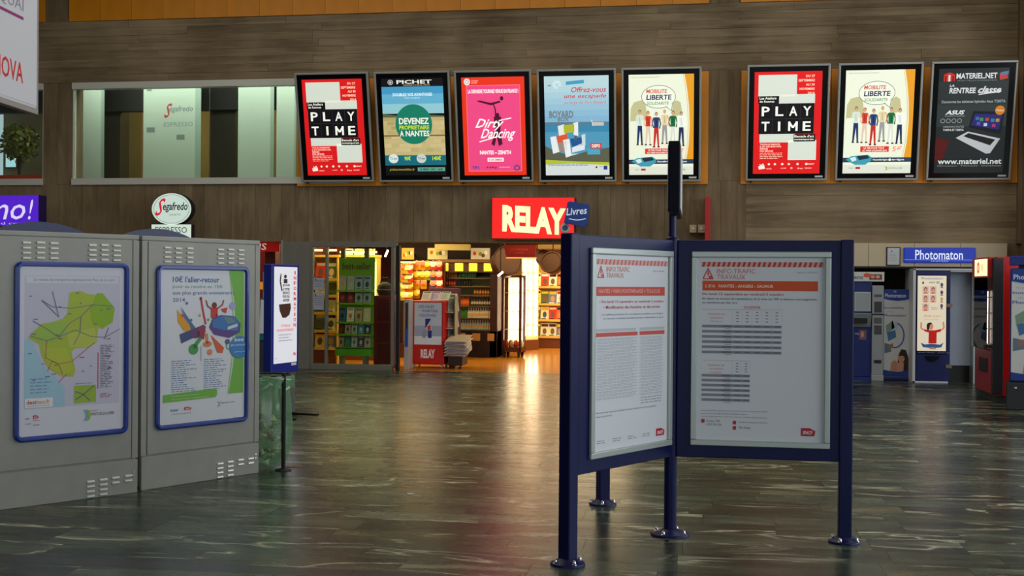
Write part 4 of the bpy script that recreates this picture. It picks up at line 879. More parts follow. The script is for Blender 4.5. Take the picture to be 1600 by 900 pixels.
# round coffee sign
p0, p1 = hy(236, 352, W-.5), hy(300, 301, W-.5); rx_ = (p1.x-p0.x)/2; zc = (p0.z+p1.z)/2; xc = (p0.x+p1.x)/2; rz_ = (p1.z-p0.z)/2
cs = thing('round_cafe_sign', 'pale round lit sign with red and black script, above the second cabinet', 'sign', (xc, W-.5, zc))
def disc(mb, rx, rz, y0, y1, n=36, col=(200,200,200)): mb.prism([(rx*math.cos(2*PI*k/n), rz*math.sin(2*PI*k/n)) for k in range(n)], y0, y1, 0, col); return mb
disc(MB(), rx_, rz_, .0, .16).build('round_casing', mat('sign_back_dark', (26,24,24), .5), cs, bevel=.006)
s = MB(); disc(s, rx_*.97, rz_*.97, -.004, 0, col=(196,214,204)); 
n = 40
for k in range(n):
    a0, a1 = 2*PI*k/n, 2*PI*(k+1)/n; q0, q1 = .88, .86
    s.add([(rx_*q0*math.cos(a0),-.005,rz_*q0*math.sin(a0)),(rx_*q0*math.cos(a1),-.005,rz_*q0*math.sin(a1)),(rx_*q1*math.cos(a1),-.005,rz_*q1*math.sin(a1)),(rx_*q1*math.cos(a0),-.005,rz_*q1*math.sin(a0))],[(3,2,1,0)],0,(90,110,106))
def ltr(t, x0, z0, x1, z1, col, y=-.006, b=.02, sh=.2):
    v_, f_, _ = txt(t, b, sh); s.add([(x0+x*(x1-x0), y, z0+q*(z1-z0)) for x, q in v_], f_, 0, col)
ltr('S', -rx_*.80, -rz_*.42, -rx_*.28, rz_*.66, (200,40,56), b=.01, sh=.6); ltr('egafredo', -rx_*.42, -rz_*.22, rx_*.80, rz_*.42, (40,52,54), b=.02); ltr('ZANETTI', -rx_*.1, -rz_*.40, rx_*.45, -rz_*.3, (70,90,88), b=0)
s.build('lit_disc', BACKLIT, cs)
hh = hy(268, 374, W-.5).z-zc
MB().box((-rx_, 0, hh), (rx_, .14, -rz_*.92)).build('plate_casing', mat('sign_back_dark'), cs, bevel=.02)
s = MB().box((-rx_*.97,-.004,hh+.01),(rx_*.97,0,-rz_*.95),0,(206,222,210)); ltr('ESPRESSO', -rx_*.78, -rz_*1.48, rx_*.78, -rz_*1.1, (70,96,92), b=.01, sh=0); s.build('lit_plate', BACKLIT, cs)
MB().box((-.05,.15,-.05),(.05,.5,.05)).build('bracket', DARKM, cs)
# purple sign at the left edge
p0, p1 = hy(-40, 353, W-.3), hy(60.5, 304.5, W-.3); w_, h_ = p1.x-p0.x, p1.z-p0.z
ps = thing('purple_sign', 'purple lit sign ending in mo! at the left edge above the first cabinet', 'sign', (p0.x, W-.3, p0.z))
MB().box((0,0,0),(w_,.28,h_)).build('casing', mat('purple_casing', (40,20,90), .4), ps, bevel=.01)
s = Sheet(w_-.01, h_-.01, (84,36,206)); s.text('mo', .18, .30, .80, .80, (226,220,255), 2, .005, .25); s.text('!', .84, .14, .92, .80, (226,220,255), 2, .005, .25); s.text('food court', .20, .88, .88, .96, (200,190,250), 2)
s.build('lit_face', BACKLIT, ps, (.005,-.001,.005))
# small things on the wall right of the blade sign
p = hy(1105, 372, W-.06); q = hy(1105, 310, W-.06)
t = thing('red_banner_strip', 'narrow red vertical sign on the concrete right of the blade sign', 'sign', (p.x, W, p.z-.1))
MB().box((-.045,-.5,0),(.045,-.02,q.z-p.z+.1)).build('sign_panel', mat('strip_red', (186,24,24), .4), t, bevel=.004)
MB().box((-.02,-.03,.1),(.02,0,.14)).build('bracket', DARKM, t)
for px, lb in ((1083, 'left of a pair of small beige wall lamps beside the narrow red sign'), (1096, 'right of a pair of small beige wall lamps, touching the narrow red sign')):
    p = hy(px, 357, W-.15)
    t = thing('wall_lamp', lb, 'lamp', (p.x, W, p.z), 0, 'small emergency lamps')
    MB().box((-.06,-.17,-.075),(.06,-.02,.065)).build('housing', mat('lamp_beige', (186,170,140), .5), t, bevel=.008)
    MB().lathe([(.035,0),(.03,.012)],12).build('lens', mat('lamp_lens', (210,190,170), .2), t, (0,-.17,0), rx=R(90))

# ============================================================ SHOP FRONT AND SHOP
GREY_FR = mat('shopfront_frame', (122,120,112), .4, .3)
SH1 = W+9.9; zs = 2.92
xL = xs0+.02; xRr = xs1
struct(MB().box((xL-.3, W+T, -.05), (xRr+2.5, SH1, -.001)).box((xs0, W, -.05),(xs1, W+T, -.001)), 'floor.002', mat('orange_tile_floor', (196,128,40), .18, noise=.2, nscale=3))
xk0, xk1 = X_(441,480), X_(488,480)
struct(MB().box((xL-.3, SH1, 0), (xRr+2.5, SH1+.2, 3.1)), 'wall_shop', mat('shop_back_wall', (128,78,30), .6))
struct(MB().box((xL-.5, W+T, 0), (xL-.3, SH1, 3.1)).box((xRr+2.5, W+T, 0), (xRr+2.7, SH1, 3.1)), 'wall_shop.001', mat('shop_side_wall', (86,26,20), .6))
struct(MB().box((xL-.5, W+T, zs), (xRr+2.7, SH1, 3.1)), 'ceiling.002', mat('shop_ceiling', (70,44,28), .6))
# front: grey panel, glazed bay, posts
sf = thing('shop_front', 'grey metal-framed shop window left of the open entrance', 'shop window', (xk0, W, 0))
O = lambda px, py=480, y=W: hy(px, py, y).x-xk0
MB().box((0,-.04,0),(O(488),.1,ZL)).build('side_panel', mat('grey_panel', (116,113,106), .5, noise=.08), sf, bevel=.006)
MB().box((O(440)-.0,-.06,0),(O(442.5),.0,ZL+.03)).build('edge_post', SATIN, sf)
MB().box((O(488),-.05,ZL-.09),(O(620),.06,ZL)).build('head_rail', GREY_FR, sf, bevel=.004)
MB().box((O(488),-.07,0),(O(614),.08,.10)).build('sill', GREY_FR, sf, bevel=.004)
for px, wdt in ((487.5,.05),(510.5,.045),(614,.06),(622,.06),(526,.0)):
    if wdt: MB().box((O(px)-wdt/2,-.045,.08 if px not in (622,) else 0),(O(px)+wdt/2,.05,ZL-.06)).build('mullion', GREY_FR if px < 620 else DARKM, sf, bevel=.004)
MB().box((O(513),-.006,.10),(O(611),.006,ZL-.09)).build('window_pane', glass('shop_glass', (238,245,238), 1.3), sf)
MB().box((O(489),-.006,.10),(O(509),.006,ZL-.09)).build('window_pane', MATS['shop_glass'], sf)
for z0, z1, nm, lb in ((hy(492,484,W-.06).z, hy(492,457,W-.06).z, 'notice_sheet', 'grey printed notice stuck low on the narrow glass pane of the shop front'), (hy(492,453,W-.06).z, hy(492,434,W-.06).z, 'notice_sheet', 'smaller grey notice stuck above the other one on the narrow glass pane')):
    s = Sheet(O(506.5 if z0 < 1.6 else 502)-O(490), z1-z0, (164,166,180)); s.greek(.1,.2,.9,.8,5,(110,112,130),2,.3,3)
    if z0 < 1.6: s.poly([(.12,.06),(.26,.12),(.26,.24),(.14,.2)],(20,110,110),2)
    o = tag(s.build(nm, PRINT, None, (O(490)+xk0, W-.012, z0)), lb, 'notice')
# fluorescent tubes and ceiling fittings
TUBE = mat('lit_tube', (255,240,214), .3, emis=8); TUBEW = mat('lit_tube_warm', (255,214,130), .3, emis=4)
i_ = 0
for x, y, lb in ((-3.2, W+2.4, 'over the snack racks'), (-1.4, W+4.0, 'in front of the chiller'), (.3, W+5.2, 'in the middle of the shop'), (-.6, W+8.2, 'by the back shelves'), (-6.3, W+1.2, 'behind the shop window')):
    t = thing('ceiling_light', 'long ceiling light fitting in the shop '+lb, 'ceiling light', (x, y, zs)); MB().box((-.6,-.09,-.06),(.6,.09,0)).build('housing', WHITE, t); MB().box((-.57,-.07,-.066),(.57,.07,-.06)).build('diffuser', TUBEW, t)

# ------ shelf units with magazines
def mag_mesh(w, h, seed):
    rg = random.Random(seed); b = [(250,214,110),(240,120,60),(236,236,220),(90,110,60),(220,60,50),(246,190,70),(110,130,160),(250,240,200),(150,90,60)]
    s = Sheet(w, h, rg.choice(b), th=.012)
    s.rect(.08,.06,.92,.06+rg.uniform(.12,.22), rg.choice([(200,30,40),(250,250,240),(30,30,60),(250,220,40)])); s.ell(.5,.58,.26,.22,rg.choice([(206,150,120),(120,90,70),(230,180,150),(60,90,120)]),1,12); s.rect(.1,.84,.7,.9,rg.choice([(40,40,50),(240,240,230)]),2)
    return s.mesh('magazine', GLOSSP)
def mag(mesh, loc, lab, rx=R(-12), rz=0, grp=None, cat='magazine', name='magazine'):
    o = D.objects.new(name, mesh); COL.objects.link(o); o.location = loc; o.rotation_euler = (rx,0,rz); return tag(o, lab, cat, grp)
MAGS = [mag_mesh(.2, .27, k) for k in range(14)]
def rack(name, lab, x0, x1, y, levels, zt, col, grp, maglab, depth=.35, n=None, tubes=(), rz=0, seed=1, base=.25, back=None, backm=None):
    """open shelf unit facing -y; returns the thing; a row of magazines stands on each level"""
    w = x1-x0; t = thing(name, lab, 'shelving', (x0, y, 0), rz)
    m = mat('rack_'+str(col), col, .45); bm_ = backm or m
    MB().box((0,depth-.03,0),(w,depth,zt)).build('back_panel', bm_, t)
    for x in (0, w-.03): MB().box((x,0,0),(x+.03,depth,zt)).build('side_panel', m, t)
    MB().box((.03,.02,0),(w-.03,depth-.03,base)).build('plinth', mat('rack_plinth', (110,56,24), .5), t)
    for z in levels: MB().box((.03,0,z-.02),(w-.03,depth-.03,z)).box((.03,-.012,z-.02),(w-.03,0,z+.035)).build('shelf', m, t)
    MB().box((-.01,-.01,zt-.05),(w+.01,depth,zt)).build('top_panel', m, t)
    for x in tubes: MB().cyl((x,-.03,levels[0]+.05),(x,-.03,zt-.15),.022,n=8).build('lit_tube', TUBE, t)
    LV = ['bottom','second','third','fourth','fifth']; rg = random.Random(seed); n = n or max(2, int(w/.215)); c, s_ = math.cos(rz), math.sin(rz)
    for j, z in enumerate(levels):
        for k in range(n):
            lx = .05+(w-.1)*(k+.5)/n-.1; ly = .05+rg.uniform(0,.02)
            mag(MAGS[rg.randrange(14)], (x0+lx*c-ly*s_, y+lx*s_+ly*c, z+.003), f'{NTH[k]} from the left on the {LV[j]} shelf, '+maglab, rz=rz, grp=grp).scale = (1, 1, 1.3)
    return t
P = lambda px, y: hy(px, 480, y).x
yr = W+8.3; l0 = [hy(850, v, yr).z for v in (527, 501, 476, 449)]
rack('magazine_shelves', 'tall bright yellow magazine shelves at the back right of the shop', P(829,yr), P(897,yr), yr, l0, hy(850,404,yr).z, (236,196,96), 'magazines on the back shelves', 'magazine at the bright back of the shop', seed=3, tubes=(.02,), base=.3)
# angled row of glowing tubes left of those shelves
t = thing('tube_lit_shelves', 'angled shelf side of glowing vertical tubes beside the back magazine shelves', 'shelving', (P(816,W+7), W+7.0, 0), R(60))
MB().box((0,.02,.25),(.66,.3,2.35)).build('body', mat('warm_cream', (250,214,140), .5), t); MB().box((0,0,0),(.66,.3,.25)).build('plinth', mat('rack_plinth'), t)
for k in range(3): MB().cyl((.08+.22*k,-.02,.35),(.08+.22*k,-.02,2.2),.028,n=8).build('lit_tube', TUBE, t)
for k in range(4): MB().box((.0,-.03,.6+.42*k),(.66,.02,.62+.42*k)).build('shelf', mat('rack_(236, 196, 96)'), t)
# glass display trolley with tubes
yt = W+4.4; xa, xb = P(784,yt), P(815,yt); w_ = xb-xa; zt = hy(800, 430, yt).z
t = thing('lit_display_trolley', 'brown-framed display case on casters glowing with white tubes beside the chiller', 'display case', (xa, yt, 0), R(-6))
BR = mat('brown_frame', (74,34,24), .4)
for x in (0, w_-.05):
    for y in (0, .35): MB().box((x,y,.1),(x+.05,y+.05,zt)).build('upright', BR, t)
MB().box((0,0,.12),(w_,.4,.22)).build('bottom_tray', BR, t); MB().box((0,0,zt-.05),(w_,.4,zt)).build('top_panel', BR, t)
MB().box((.04,.36,.22),(w_-.04,.38,zt-.05)).build('back_panel', mat('case_cream', (255,236,196), .4, emis=.5), t)
for x in (.13, .24, .36): MB().cyl((x,.25,.25),(x,.25,zt-.08),.02,n=8).build('lit_tube', TUBE, t)
for z in (.6, 1.0, 1.4): MB().box((.04,.05,z),(w_-.04,.34,z+.012)).build('glass_shelf', mat('pale_shelf', (226,216,190), .2), t)
MB().box((.05,.002,.22),(w_-.05,.008,zt-.05)).build('door', glass('case_glass', (250,248,240), 1), t)
for x in (.06, w_-.06):
    for y in (.05, .35): MB().cyl((x-.02,y,.05),(x+.02,y,.05),.05,n=14).box((x-.03,y-.02,.05),(x+.03,y+.02,.13)).build('caster', BLACK, t)
rg = random.Random(5); c_, s__ = math.cos(R(-6)), math.sin(R(-6))
for k in range(7):
    lx = .09+.055*k; ly = .12+.08*(k%2); s = MB().lathe([(.03,0),(.05,.05),(.045,.1),(.02,.14),(.008,.16)], 10, col=[(214,90,50),(90,130,90),(226,220,190),(196,60,50)][k%4])
    solo(s, 'soft_toy', GLOSSP, f'{NTH[k]} small rounded trinket from the left in the lit display trolley', 'trinket', 'trinkets in the display trolley', (xa+lx*c_-ly*s__, yt+lx*s__+ly*c_, .222))

# ------ drinks chiller
yc = W+4.2; xa, xb = P(703,yc), P(777,yc); w_ = xb-xa; zt = hy(740,410,yc).z
ch = thing('drinks_chiller', 'long dark open-fronted drinks chiller with yellow lit header panels', 'chiller', (xa-.3, yc, 0)); w_ += .3
CB = mat('chiller_black', (24,17,16), .4); zz = [hy(740,v,yc).z for v in (515,497,478,461,447,434)]
MB().box((0,.55,0),(w_,.62,zt)).build('back_panel', CB, ch); MB().box((0,0,0),(w_,.6,zz[0]-.02)).build('base_cabinet', CB, ch, bevel=.01)
for x in (0, w_-.16): MB().box((x,0,0),(x+.05 if x == 0 else w_,.6,zt)).build('side_panel', mat('chiller_side', (50,22,18), .4), ch)
for z in zz: MB().box((.05,.02,z-.025),(w_-.16,.55,z)).build('shelf', mat('chiller_shelf', (96,80,50), .4), ch)
MB().box((0,-.05,zt-.22),(w_,.6,zt)).build('header', mat('header_brown', (84,50,20), .5), ch)
MB().box((0,-.10,zt),(w_,.6,zt+.06)).build('canopy_ledge', mat('ledge_tan', (150,110,60), .5), ch)
for px in (687, 710, 732, 755):
    x = P(px+1.5,yc)-(xa-.3); MB().box((x-.005,-.06,zt-.19),(x+.175,-.05,zt-.02)).build('lit_panel', mat('yellow_light', (250,226,60), .4, emis=1.0), ch)
for px in (722, 745, 767): x = P(px,yc)-(xa-.3); MB().box((x-.09 if px < 760 else x-.07,-.006,zz[0]-.24),(x+.08,0,zz[0]-.08)).build('price_card', mat('tan_card', (190,140,70), .6), ch)
MB().box((.05,.5,zz[0]),(w_-.16,.51,zt-.3)).build('lit_back', mat('chiller_glow', (96,84,50), .5, emis=.12), ch)
def bottle(name, body, cap, h=.21, r=.032, lab=None):
    t = thing(name, '', 'bottle', (0,0,0))
    MB().lathe([(r*.9,0),(r,.01),(r,h*.55),(r*.8,h*.68),(r*.38,h*.82),(r*.36,h*.92)],10,col=body).build('body', GLOSSP, t); MB().lathe([(r*.42,h*.92),(r*.42,h)],8,col=cap).build('cap', GLOSSP, t)
    if lab: MB().lathe([(r*1.03,h*.18),(r*1.03,h*.46)],10,col=lab,cap=False).build('label_band', GLOSSP, t)
    return t
def row(proto, xs, y, z, lab0, grp, first=[True]):
    for k, x in enumerate(xs):
        lab = NTH[k]+' from left, '+lab0
        if not proto.get('used'): o = proto; proto['used'] = 1; o.location = (x, y, z); o['label'] = lab; o['group'] = grp
        else: o = dup(proto, (x, y, z), 0, lab, grp)
def span(p0, p1, n, y): a, b = P(p0, y), P(p1, y); return [a+(b-a)*(k+.5)/n for k in range(n)]
yb_ = yc+.14
row(bottle('drink_bottle', (200,220,214), (236,236,230), .20, .03, (214,190,110)), span(710,772,16,yb_), yb_, zz[0], 'clear yellow-labelled bottle in the lowest row of the chiller', 'clear bottles on the lowest chiller shelf')
row(bottle('drink_bottle', (226,228,220), (240,240,236), .22, .034, (236,180,90)), span(731,772,11,yb_), yb_, zz[1], 'white-capped bottle with orange band on the second chiller shelf', 'white bottles on the second chiller shelf')
row(bottle('drink_bottle', (60,140,50), (120,190,70), .23, .032), span(710,730,6,yb_), yb_, zz[1], 'green bottle on the second chiller shelf', 'green bottles on the second chiller shelf')
row(bottle('drink_bottle', (206,80,30), (120,190,60), .24, .034, (226,120,40)), span(715,733,5,yb_), yb_, zz[2], 'orange juice bottle with green cap on the third chiller shelf', 'orange bottles on the third chiller shelf')
row(bottle('drink_bottle', (70,50,36), (206,190,140), .21, .03, (190,180,150)), span(736,772,9,yb_), yb_, zz[2], 'dark bottle with pale label on the third chiller shelf', 'dark bottles on the third chiller shelf')
row(bottle('drink_bottle', (120,70,30), (226,200,130), .2, .03, (196,140,50)), span(740,774,8,yb_), yb_, zz[3], 'amber bottle on the fourth chiller shelf', 'amber bottles on the fourth chiller shelf')
row(bottle('drink_bottle', (30,40,34), (220,214,190), .18, .03), span(716,736,5,yb_), yb_, zz[4], 'small dark bottle with white cap on the fifth chiller shelf', 'small dark bottles on the fifth chiller shelf')
row(bottle('drink_bottle', (170,50,30), (236,170,120), .19, .03, (220,90,60)), span(692,712,5,yb_), yb_, zz[4], 'red bottle on the fifth chiller shelf behind the red stand', 'red bottles on the fifth chiller shelf')
row(bottle('drink_bottle', (20,104,60), (200,226,200), .2, .034, (30,130,70)), span(716,744,8,yb_), yb_, zz[5], 'bright green bottle on the top chiller shelf', 'green bottles on the top chiller shelf')
row(bottle('drink_bottle', (180,120,50), (236,220,170), .16, .028), span(690,714,7,yb_), yb_, zz[5], 'small yellow-brown bottle on the top chiller shelf', 'yellow-brown bottles on the top chiller shelf')
# pictures above, and a strip light
yp = yc-.1
for a, b, c, d_, lb, col in ((627,647.5,387,406,'framed food picture of orange dishes hung above the snack racks',(206,150,60)), (667.5,700,387,406,'framed food picture hung above the left end of the chiller',(196,180,120)), (735,766,387,406,'framed pale picture hung above the right end of the chiller',(200,190,150))):
    p0, p1 = hy(a,d_,yp), hy(b,c,yp); t = thing('menu_picture', lb, 'picture', (p0.x, yp, p0.z)); MB().box((0,0,0),(p1.x-p0.x,.05,p1.z-p0.z)).build('casing', BR, t)
    MB().box((.1,.05,.1),(.14,.9,.14)).build('bracket', DARKM, t)
    s = Sheet(p1.x-p0.x-.02, p1.z-p0.z-.02, col); rg = random.Random(int(a))
    for k in range(5): s.ell(.2+.15*k, rg.uniform(.35,.65), .09, .18, [(190,70,30),(226,190,90),(120,140,60),(100,60,30),(236,226,190)][k], 2+k, 12)
    s.build('picture_print', BACKDIM, t, (.01,-.001,.01))
p0, p1 = hy(679,391,yp-.3), hy(734,381.5,yp-.3)
solo(MB().box((0,0,0),(p1.x-p0.x,.12,p1.z-p0.z)), 'lit_header', mat('dim_lit_header', (170,150,80), .5, emis=.3), 'dull yellow light strip hanging above the chiller and its pictures', 'light strip', loc=(p0.x, yp-.3, p0.z), bevel=.01)
struct(MB().box((P(620,yc+1), yc+.7, 0), (P(790,yc+1), yc+.85, zs)), 'wall_shop.002', mat('shop_dark_partition', (40,22,16), .7))

# ------ snack racks
ys = W+3.65
p0 = hy(626, 540, ys); t = thing('snack_rack', 'snack rack with lit shelves and hanging bags at the left of the open entrance', 'shelving', (P(624,ys), ys+.25, 0)); ww = P(690,ys)-P(624,ys)
MB().box((0,.08,0),(ww,.14,hy(640,408,ys).z)).build('back_panel', mat('peg_panel', (120,60,30), .6), t)
for v in (427, 441): z = hy(640,v,ys).z; MB().box((.02,-.2,z-.02),(P(642,ys)-P(624,ys),.08,z)).build('shelf', mat('ledge_tan'), t)
MB().box((0,-.22,hy(640,411,ys).z),(ww*.32,.1,hy(640,411,ys).z+.03)).build('lit_strip', mat('warm_strip', (255,220,120), .4, emis=1.5), t)
MB().box((0,-.2,0),(ww,.08,.3)).build('plinth', BR, t)
rg = random.Random(12)
def bagmesh(c1, c2, w, h):
    g = MB(); n=5; V=[]; 
    prof = [(0,.35,.006),(.06,.48,.012),(.5,.5,.035),(.92,.48,.012),(1,.46,.004)]
    for z, hw, d in prof: V += [(-hw*w,-d,z*h),(0,-d*1.3,z*h),(hw*w,-d,z*h),(hw*w,d,z*h),(-hw*w,d,z*h)]
    for j in range(4):
        for k in range(5): g.add([V[j*5+k],V[j*5+(k+1)%5],V[(j+1)*5+(k+1)%5],V[(j+1)*5+k]],[(0,1,2,3)],0,c2 if j == 2 and k < 2 else c1)
    g.box((-.3*w,-.045,.35*h),(.3*w,-.04,.6*h),0,c2); g.box((-.12*w,-.006,.99*h),(.12*w,.006,1.06*h),0,(240,230,200))
    return g.mesh('snack_bag', GLOSSP)
BG = [bagmesh(a, b, .14, .2) for a, b in (((236,170,30),(200,90,20)),((206,190,60),(250,230,120)),((226,70,40),(250,220,200)),((190,120,30),(250,200,60)),((210,40,40),(250,170,150)),((90,80,120),(220,120,60)),((150,170,60),(240,200,60)))]
for col, v0 in ((0,408),(1,424),(2,438),(3,453)):
    xs_ = [647,656.5,664,673,682.5] if col < 2 else ([647,658,673,683] if col == 2 else [647])
    for k, px in enumerate(xs_):
        idx = {0:[0,0,3,2,4],1:[3,3,6,5,4],2:[0,0,5,2],3:[3]}[col][k]
        pz = hy(px, v0+14, ys)
        mag(BG[idx], (pz.x, ys+.24-.0, pz.z), f'{NTH[k]} snack bag from the left in the {["top","second","third","bottom"][col]} row on the peg rack', 0, grp='snack bags hanging on the peg rack', cat='snack', name='snack_bag')
for v, kk in ((427,3),(441,3),(456,3),(470,3)):
    for k in range(kk): p = hy(628.5+5*k, v, ys); mag(BG[(k+v)%7], (p.x, ys+.12, p.z+.002), f'{NTH[k]} packet from the left on the {["top","second","third","lowest"][(427,441,456,470).index(v)]} narrow shelf inside the entrance', 0, grp='snack packets on the narrow lit shelves', cat='snack', name='snack_bag')
# purple counter panel and stand of leaflets beside
p0, p1 = hy(690,478,yc-.9), hy(716,450,yc-.9)
solo(MB().box((0,0,0),(p1.x-p0.x+.25,.3,p1.z)), 'purple_counter', mat('dark_purple', (64,22,60), .5), 'dark purple counter block behind the red poster stand', 'counter', loc=(p0.x-.25, yc-.9, 0), bevel=.01)

# ------ red poster stand at the entrance
yk = W+.75; a, b = hy(643,574,yk), hy(694.5,470,yk); zt = b.z; w_ = b.x-a.x
t = thing('red_poster_stand', 'red standing unit with a drink poster and RELAY lettering at the shop entrance', 'display stand', (a.x, yk, 0))
RD = mat('red_unit', (190,22,18), .4)
MB().box((0,0,.07),(w_,.5,zt)).build('body', RD, t, bevel=.02)
for x in (.05, w_-.05):
    for y in (.05,.45): MB().cyl((x-.015,y,.035),(x+.015,y,.035),.035,n=12).box((x-.02,y-.02,.03),(x+.02,y+.02,.08)).build('caster', SATIN, t)
s = Sheet(w_*.84, zt*.62, (196,202,216)); s.rect(0,.80,1,1,(222,226,234)).rect(0,.55,1,.80,(160,170,196),1)
s.text('DES AILES',.15,.06,.72,.13,(90,120,180),3,.01); s.text('POUR TOUS',.30,.17,.85,.23,(60,60,70),3,.01); s.text('VOS ENVIES',.18,.27,.80,.34,(90,120,190),3,.01)
s.rect(.40,.38,.60,.62,(30,44,120),3).poly([(.40,.62),(.60,.40),(.64,.40),(.64,.84),(.50,.84),(.50,.66)],(190,196,206),4).rect(.50,.66,.64,.84,(34,50,130),5).poly([(.48,.56),(.60,.54),(.60,.64),(.50,.66)],(206,50,50),6).rect(.30,.66,.42,.84,(150,156,170),5)
s.build('poster', PRINT, t, (w_*.08,-.003,zt*.35))
s = MB(); v_, f_, _ = txt('RELAY', .05, 0); s.add([(w_*.28+x*w_*.44,-.004,zt*.15+q*zt*.13+.0*x) for x, q in v_], f_, 0, (236,226,226)); s.build('lettering', PRINT, t)
MB().path([(-.02,.1,.1),(-.07,.05,.25),(-.04,.1,.4)],.012,6).build('bent_handle', RD, t)
# newspapers on top
rg = random.Random(3)
NP = [Sheet(.26,.34,c,th=.015).greek(.08,.3,.92,.9,8,(110,110,110),1,.4,k).rect(.08,.06,.9,.18,q,2).mesh('newspaper', PRINT) for k,(c,q) in enumerate([((206,200,190),(60,60,70)),((226,180,160),(200,40,40)),((196,206,190),(40,90,60)),((214,206,226),(150,60,150))])]
for k in range(7): mag(NP[k%4], (a.x+.14+.06*k, yk+.16+.03*(k%3), zt+.003), f'{NTH[k]} folded paper from the left leaning on top of the red poster stand', R(-38-6*(k%3)), R(rg.uniform(-12,12)), 'papers on top of the red stand', 'newspaper', 'newspaper').scale = (.7,.7,.6)
# brochure rack standing right of the red unit
yq = yk+.25; a2, b2 = hy(697,560,yq), hy(711,468,yq)
t = thing('brochure_rack', 'narrow grey shelf rack of upright papers right of the red stand', 'shelving', (a2.x, yq, 0)); w2 = b2.x-a2.x; zt2 = hy(700,462,yq).z
MB().box((w2-.015,0,.0),(w2,.3,zt2)).build('side_panel', mat('rack_grey_green', (110,120,96), .5), t); MB().box((0,.28,0),(w2,.3,zt2)).build('back_panel', mat('rack_dark', (40,36,34), .5), t)
zsh = [hy(703,v,yq).z for v in (536,512,487)]
for z in zsh: MB().box((0,-.05,z-.02),(w2-.03,.28,z)).build('shelf', mat('shelf_pale', (196,190,180), .5), t)
for j, z in enumerate(zsh):
    for k in range(3): mag(NP[(j+k)%4], (a2.x+.0+.008, yq+.06+.06*k, z+.003), f'{NTH[k]} paper from the front on the {["bottom","middle","top"][j]} shelf of the narrow grey rack', R(-10), R(55), 'papers in the narrow grey rack', 'newspaper', 'newspaper')
# heap of newspapers on a low dark cart
yh = yk-.1; p0, p1 = hy(697,568,yh), hy(723,545,yh)
cart = thing('paper_cart', 'low dark cart carrying bundled newspapers right of the red stand', 'cart', (p0.x+.02, yh, 0))
MB().box((0,.05,.06),(.28,.55,.24)).build('body', mat('cart_dark', (44,20,18), .5), cart, bevel=.01)
for x in (.05,.23): MB().cyl((x-.015,.12,.03),(x+.015,.12,.03),.03,n=12).build('caster', BLACK, cart)
for k in range(15):
    c = [(206,200,190),(150,160,190),(190,176,150),(214,206,200)][k%4]
    g = MB().box((-.2,-.26,0),(.2,.26,.018),0,c).box((-.17,-.262,.004),(.17,-.26,.014),0,(120,110,120)).box((-.16,-.2,.018),(.1,.1,.0185),0,(226,180,120) if k == 8 else c)
    solo(g, 'newspaper', PRINT, f'{NTH[k]} newspaper from the bottom of the slanting pile on the low dark cart', 'newspaper', 'newspapers piled on the cart', (p0.x+.17+.012*(k%3), yh+.30-.006*k, .29+.0188*k), R((k*37)%11-5), rx=R(12))
# pale stand left of red unit
a, b = hy(631,580,W+.35), hy(639.5,468,W+.35)
t = thing('leaflet_stand', 'slim white leaflet stand with a blue strip between entrance post and red stand', 'display stand', (a.x, W+.35, 0))
MB().box((0,0,.0),(b.x-a.x,.3,b.z)).build('body', mat('stand_white', (176,172,170), .5), t, bevel=.005); MB().box((.02,-.005,.45),(b.x-a.x-.02,0,b.z-.06)).build('inset', mat('inset_dark', (60,50,60), .4), t); MB().box((.02,-.009,.42),(b.x-a.x-.02,-.005,.75)).build('blue_strip', mat('blue_strip', (40,80,190), .4), t)

# ------ green book display behind the window
yg = W+.65; a, b = hy(524,566,yg), hy(581.5,402,yg); w_ = b.x-a.x
GN = mat('lime_green', (140,200,44), .5)
t = thing('green_book_display', 'lime green best-seller book display stand behind the shop window', 'display stand', (a.x, yg, 0))
zl = [hy(550,v,yg).z for v in (542.5,522,503,473.5,453.5)]; zbm = hy(550,556,yg).z
MB().box((0,.18,zbm),(w_,.22,b.z)).build('back_panel', GN, t); MB().box((0,-.02,zbm),(w_,.2,zl[0]-.01)).build('base_box', mat('bright_green', (96,206,36), .5), t, bevel=.004)
for z in zl: MB().box((0,-.02,z-.03),(w_,.18,z)).build('shelf', GN, t)
for x in (.08, w_-.16):
    MB().box((x,-.03,0),(x+.07,.15,zbm)).build('leg', mat('leg_grey_green', (120,140,120), .5), t); MB().box((x-.02,.1,b.z-.02),(x+.06,.16,ZL-.1)).build('hanger', mat('leg_grey_green'), t)
s = MB(); v_, f_, _ = txt('best-seller', .01, .1); s.add([(w_*.10+x*w_*.8,.177,hy(550,421,yg).z+q*.13) for x, q in v_], f_, 0, (110,60,70)); s.build('lettering', PRINT, t)
def book(c, c2, w, h, k):
    s = Sheet(w, h, c, th=.02); s.rect(.12,.1,.88,.2,c2,1).ell(.5,.6,.25,.2,c2,1,10).rect(.2,.86,.8,.9,c2,2); return s.mesh('book', PRINT)
BK = [((206,204,190),(214,190,150)),((196,200,196),(206,214,210)),((176,190,206),(40,60,90)),((170,184,200),(50,70,100)),((110,30,34),(200,50,90)),((120,36,34),(210,60,90)),((180,186,180),(60,80,80)),((176,184,180),(60,76,80)),
      ((60,110,160),(30,40,70)),((250,246,236),(240,150,60)),((196,190,150),(160,90,60)),((226,214,170),(240,226,180)),((90,40,40),(130,60,50)),((196,190,170),(120,60,60)),((206,206,190),(90,110,110)),((80,150,190),(200,210,210)),((40,60,90),(220,220,230)),
      ((180,180,170),(120,60,60)),((70,130,90),(60,140,180)),((206,214,210),(120,130,140)),((90,70,100),(210,210,200)),((196,200,200),(180,60,60))]
names = {0:'pale grey book with a beige motif, first on the top shelf of the green display'}
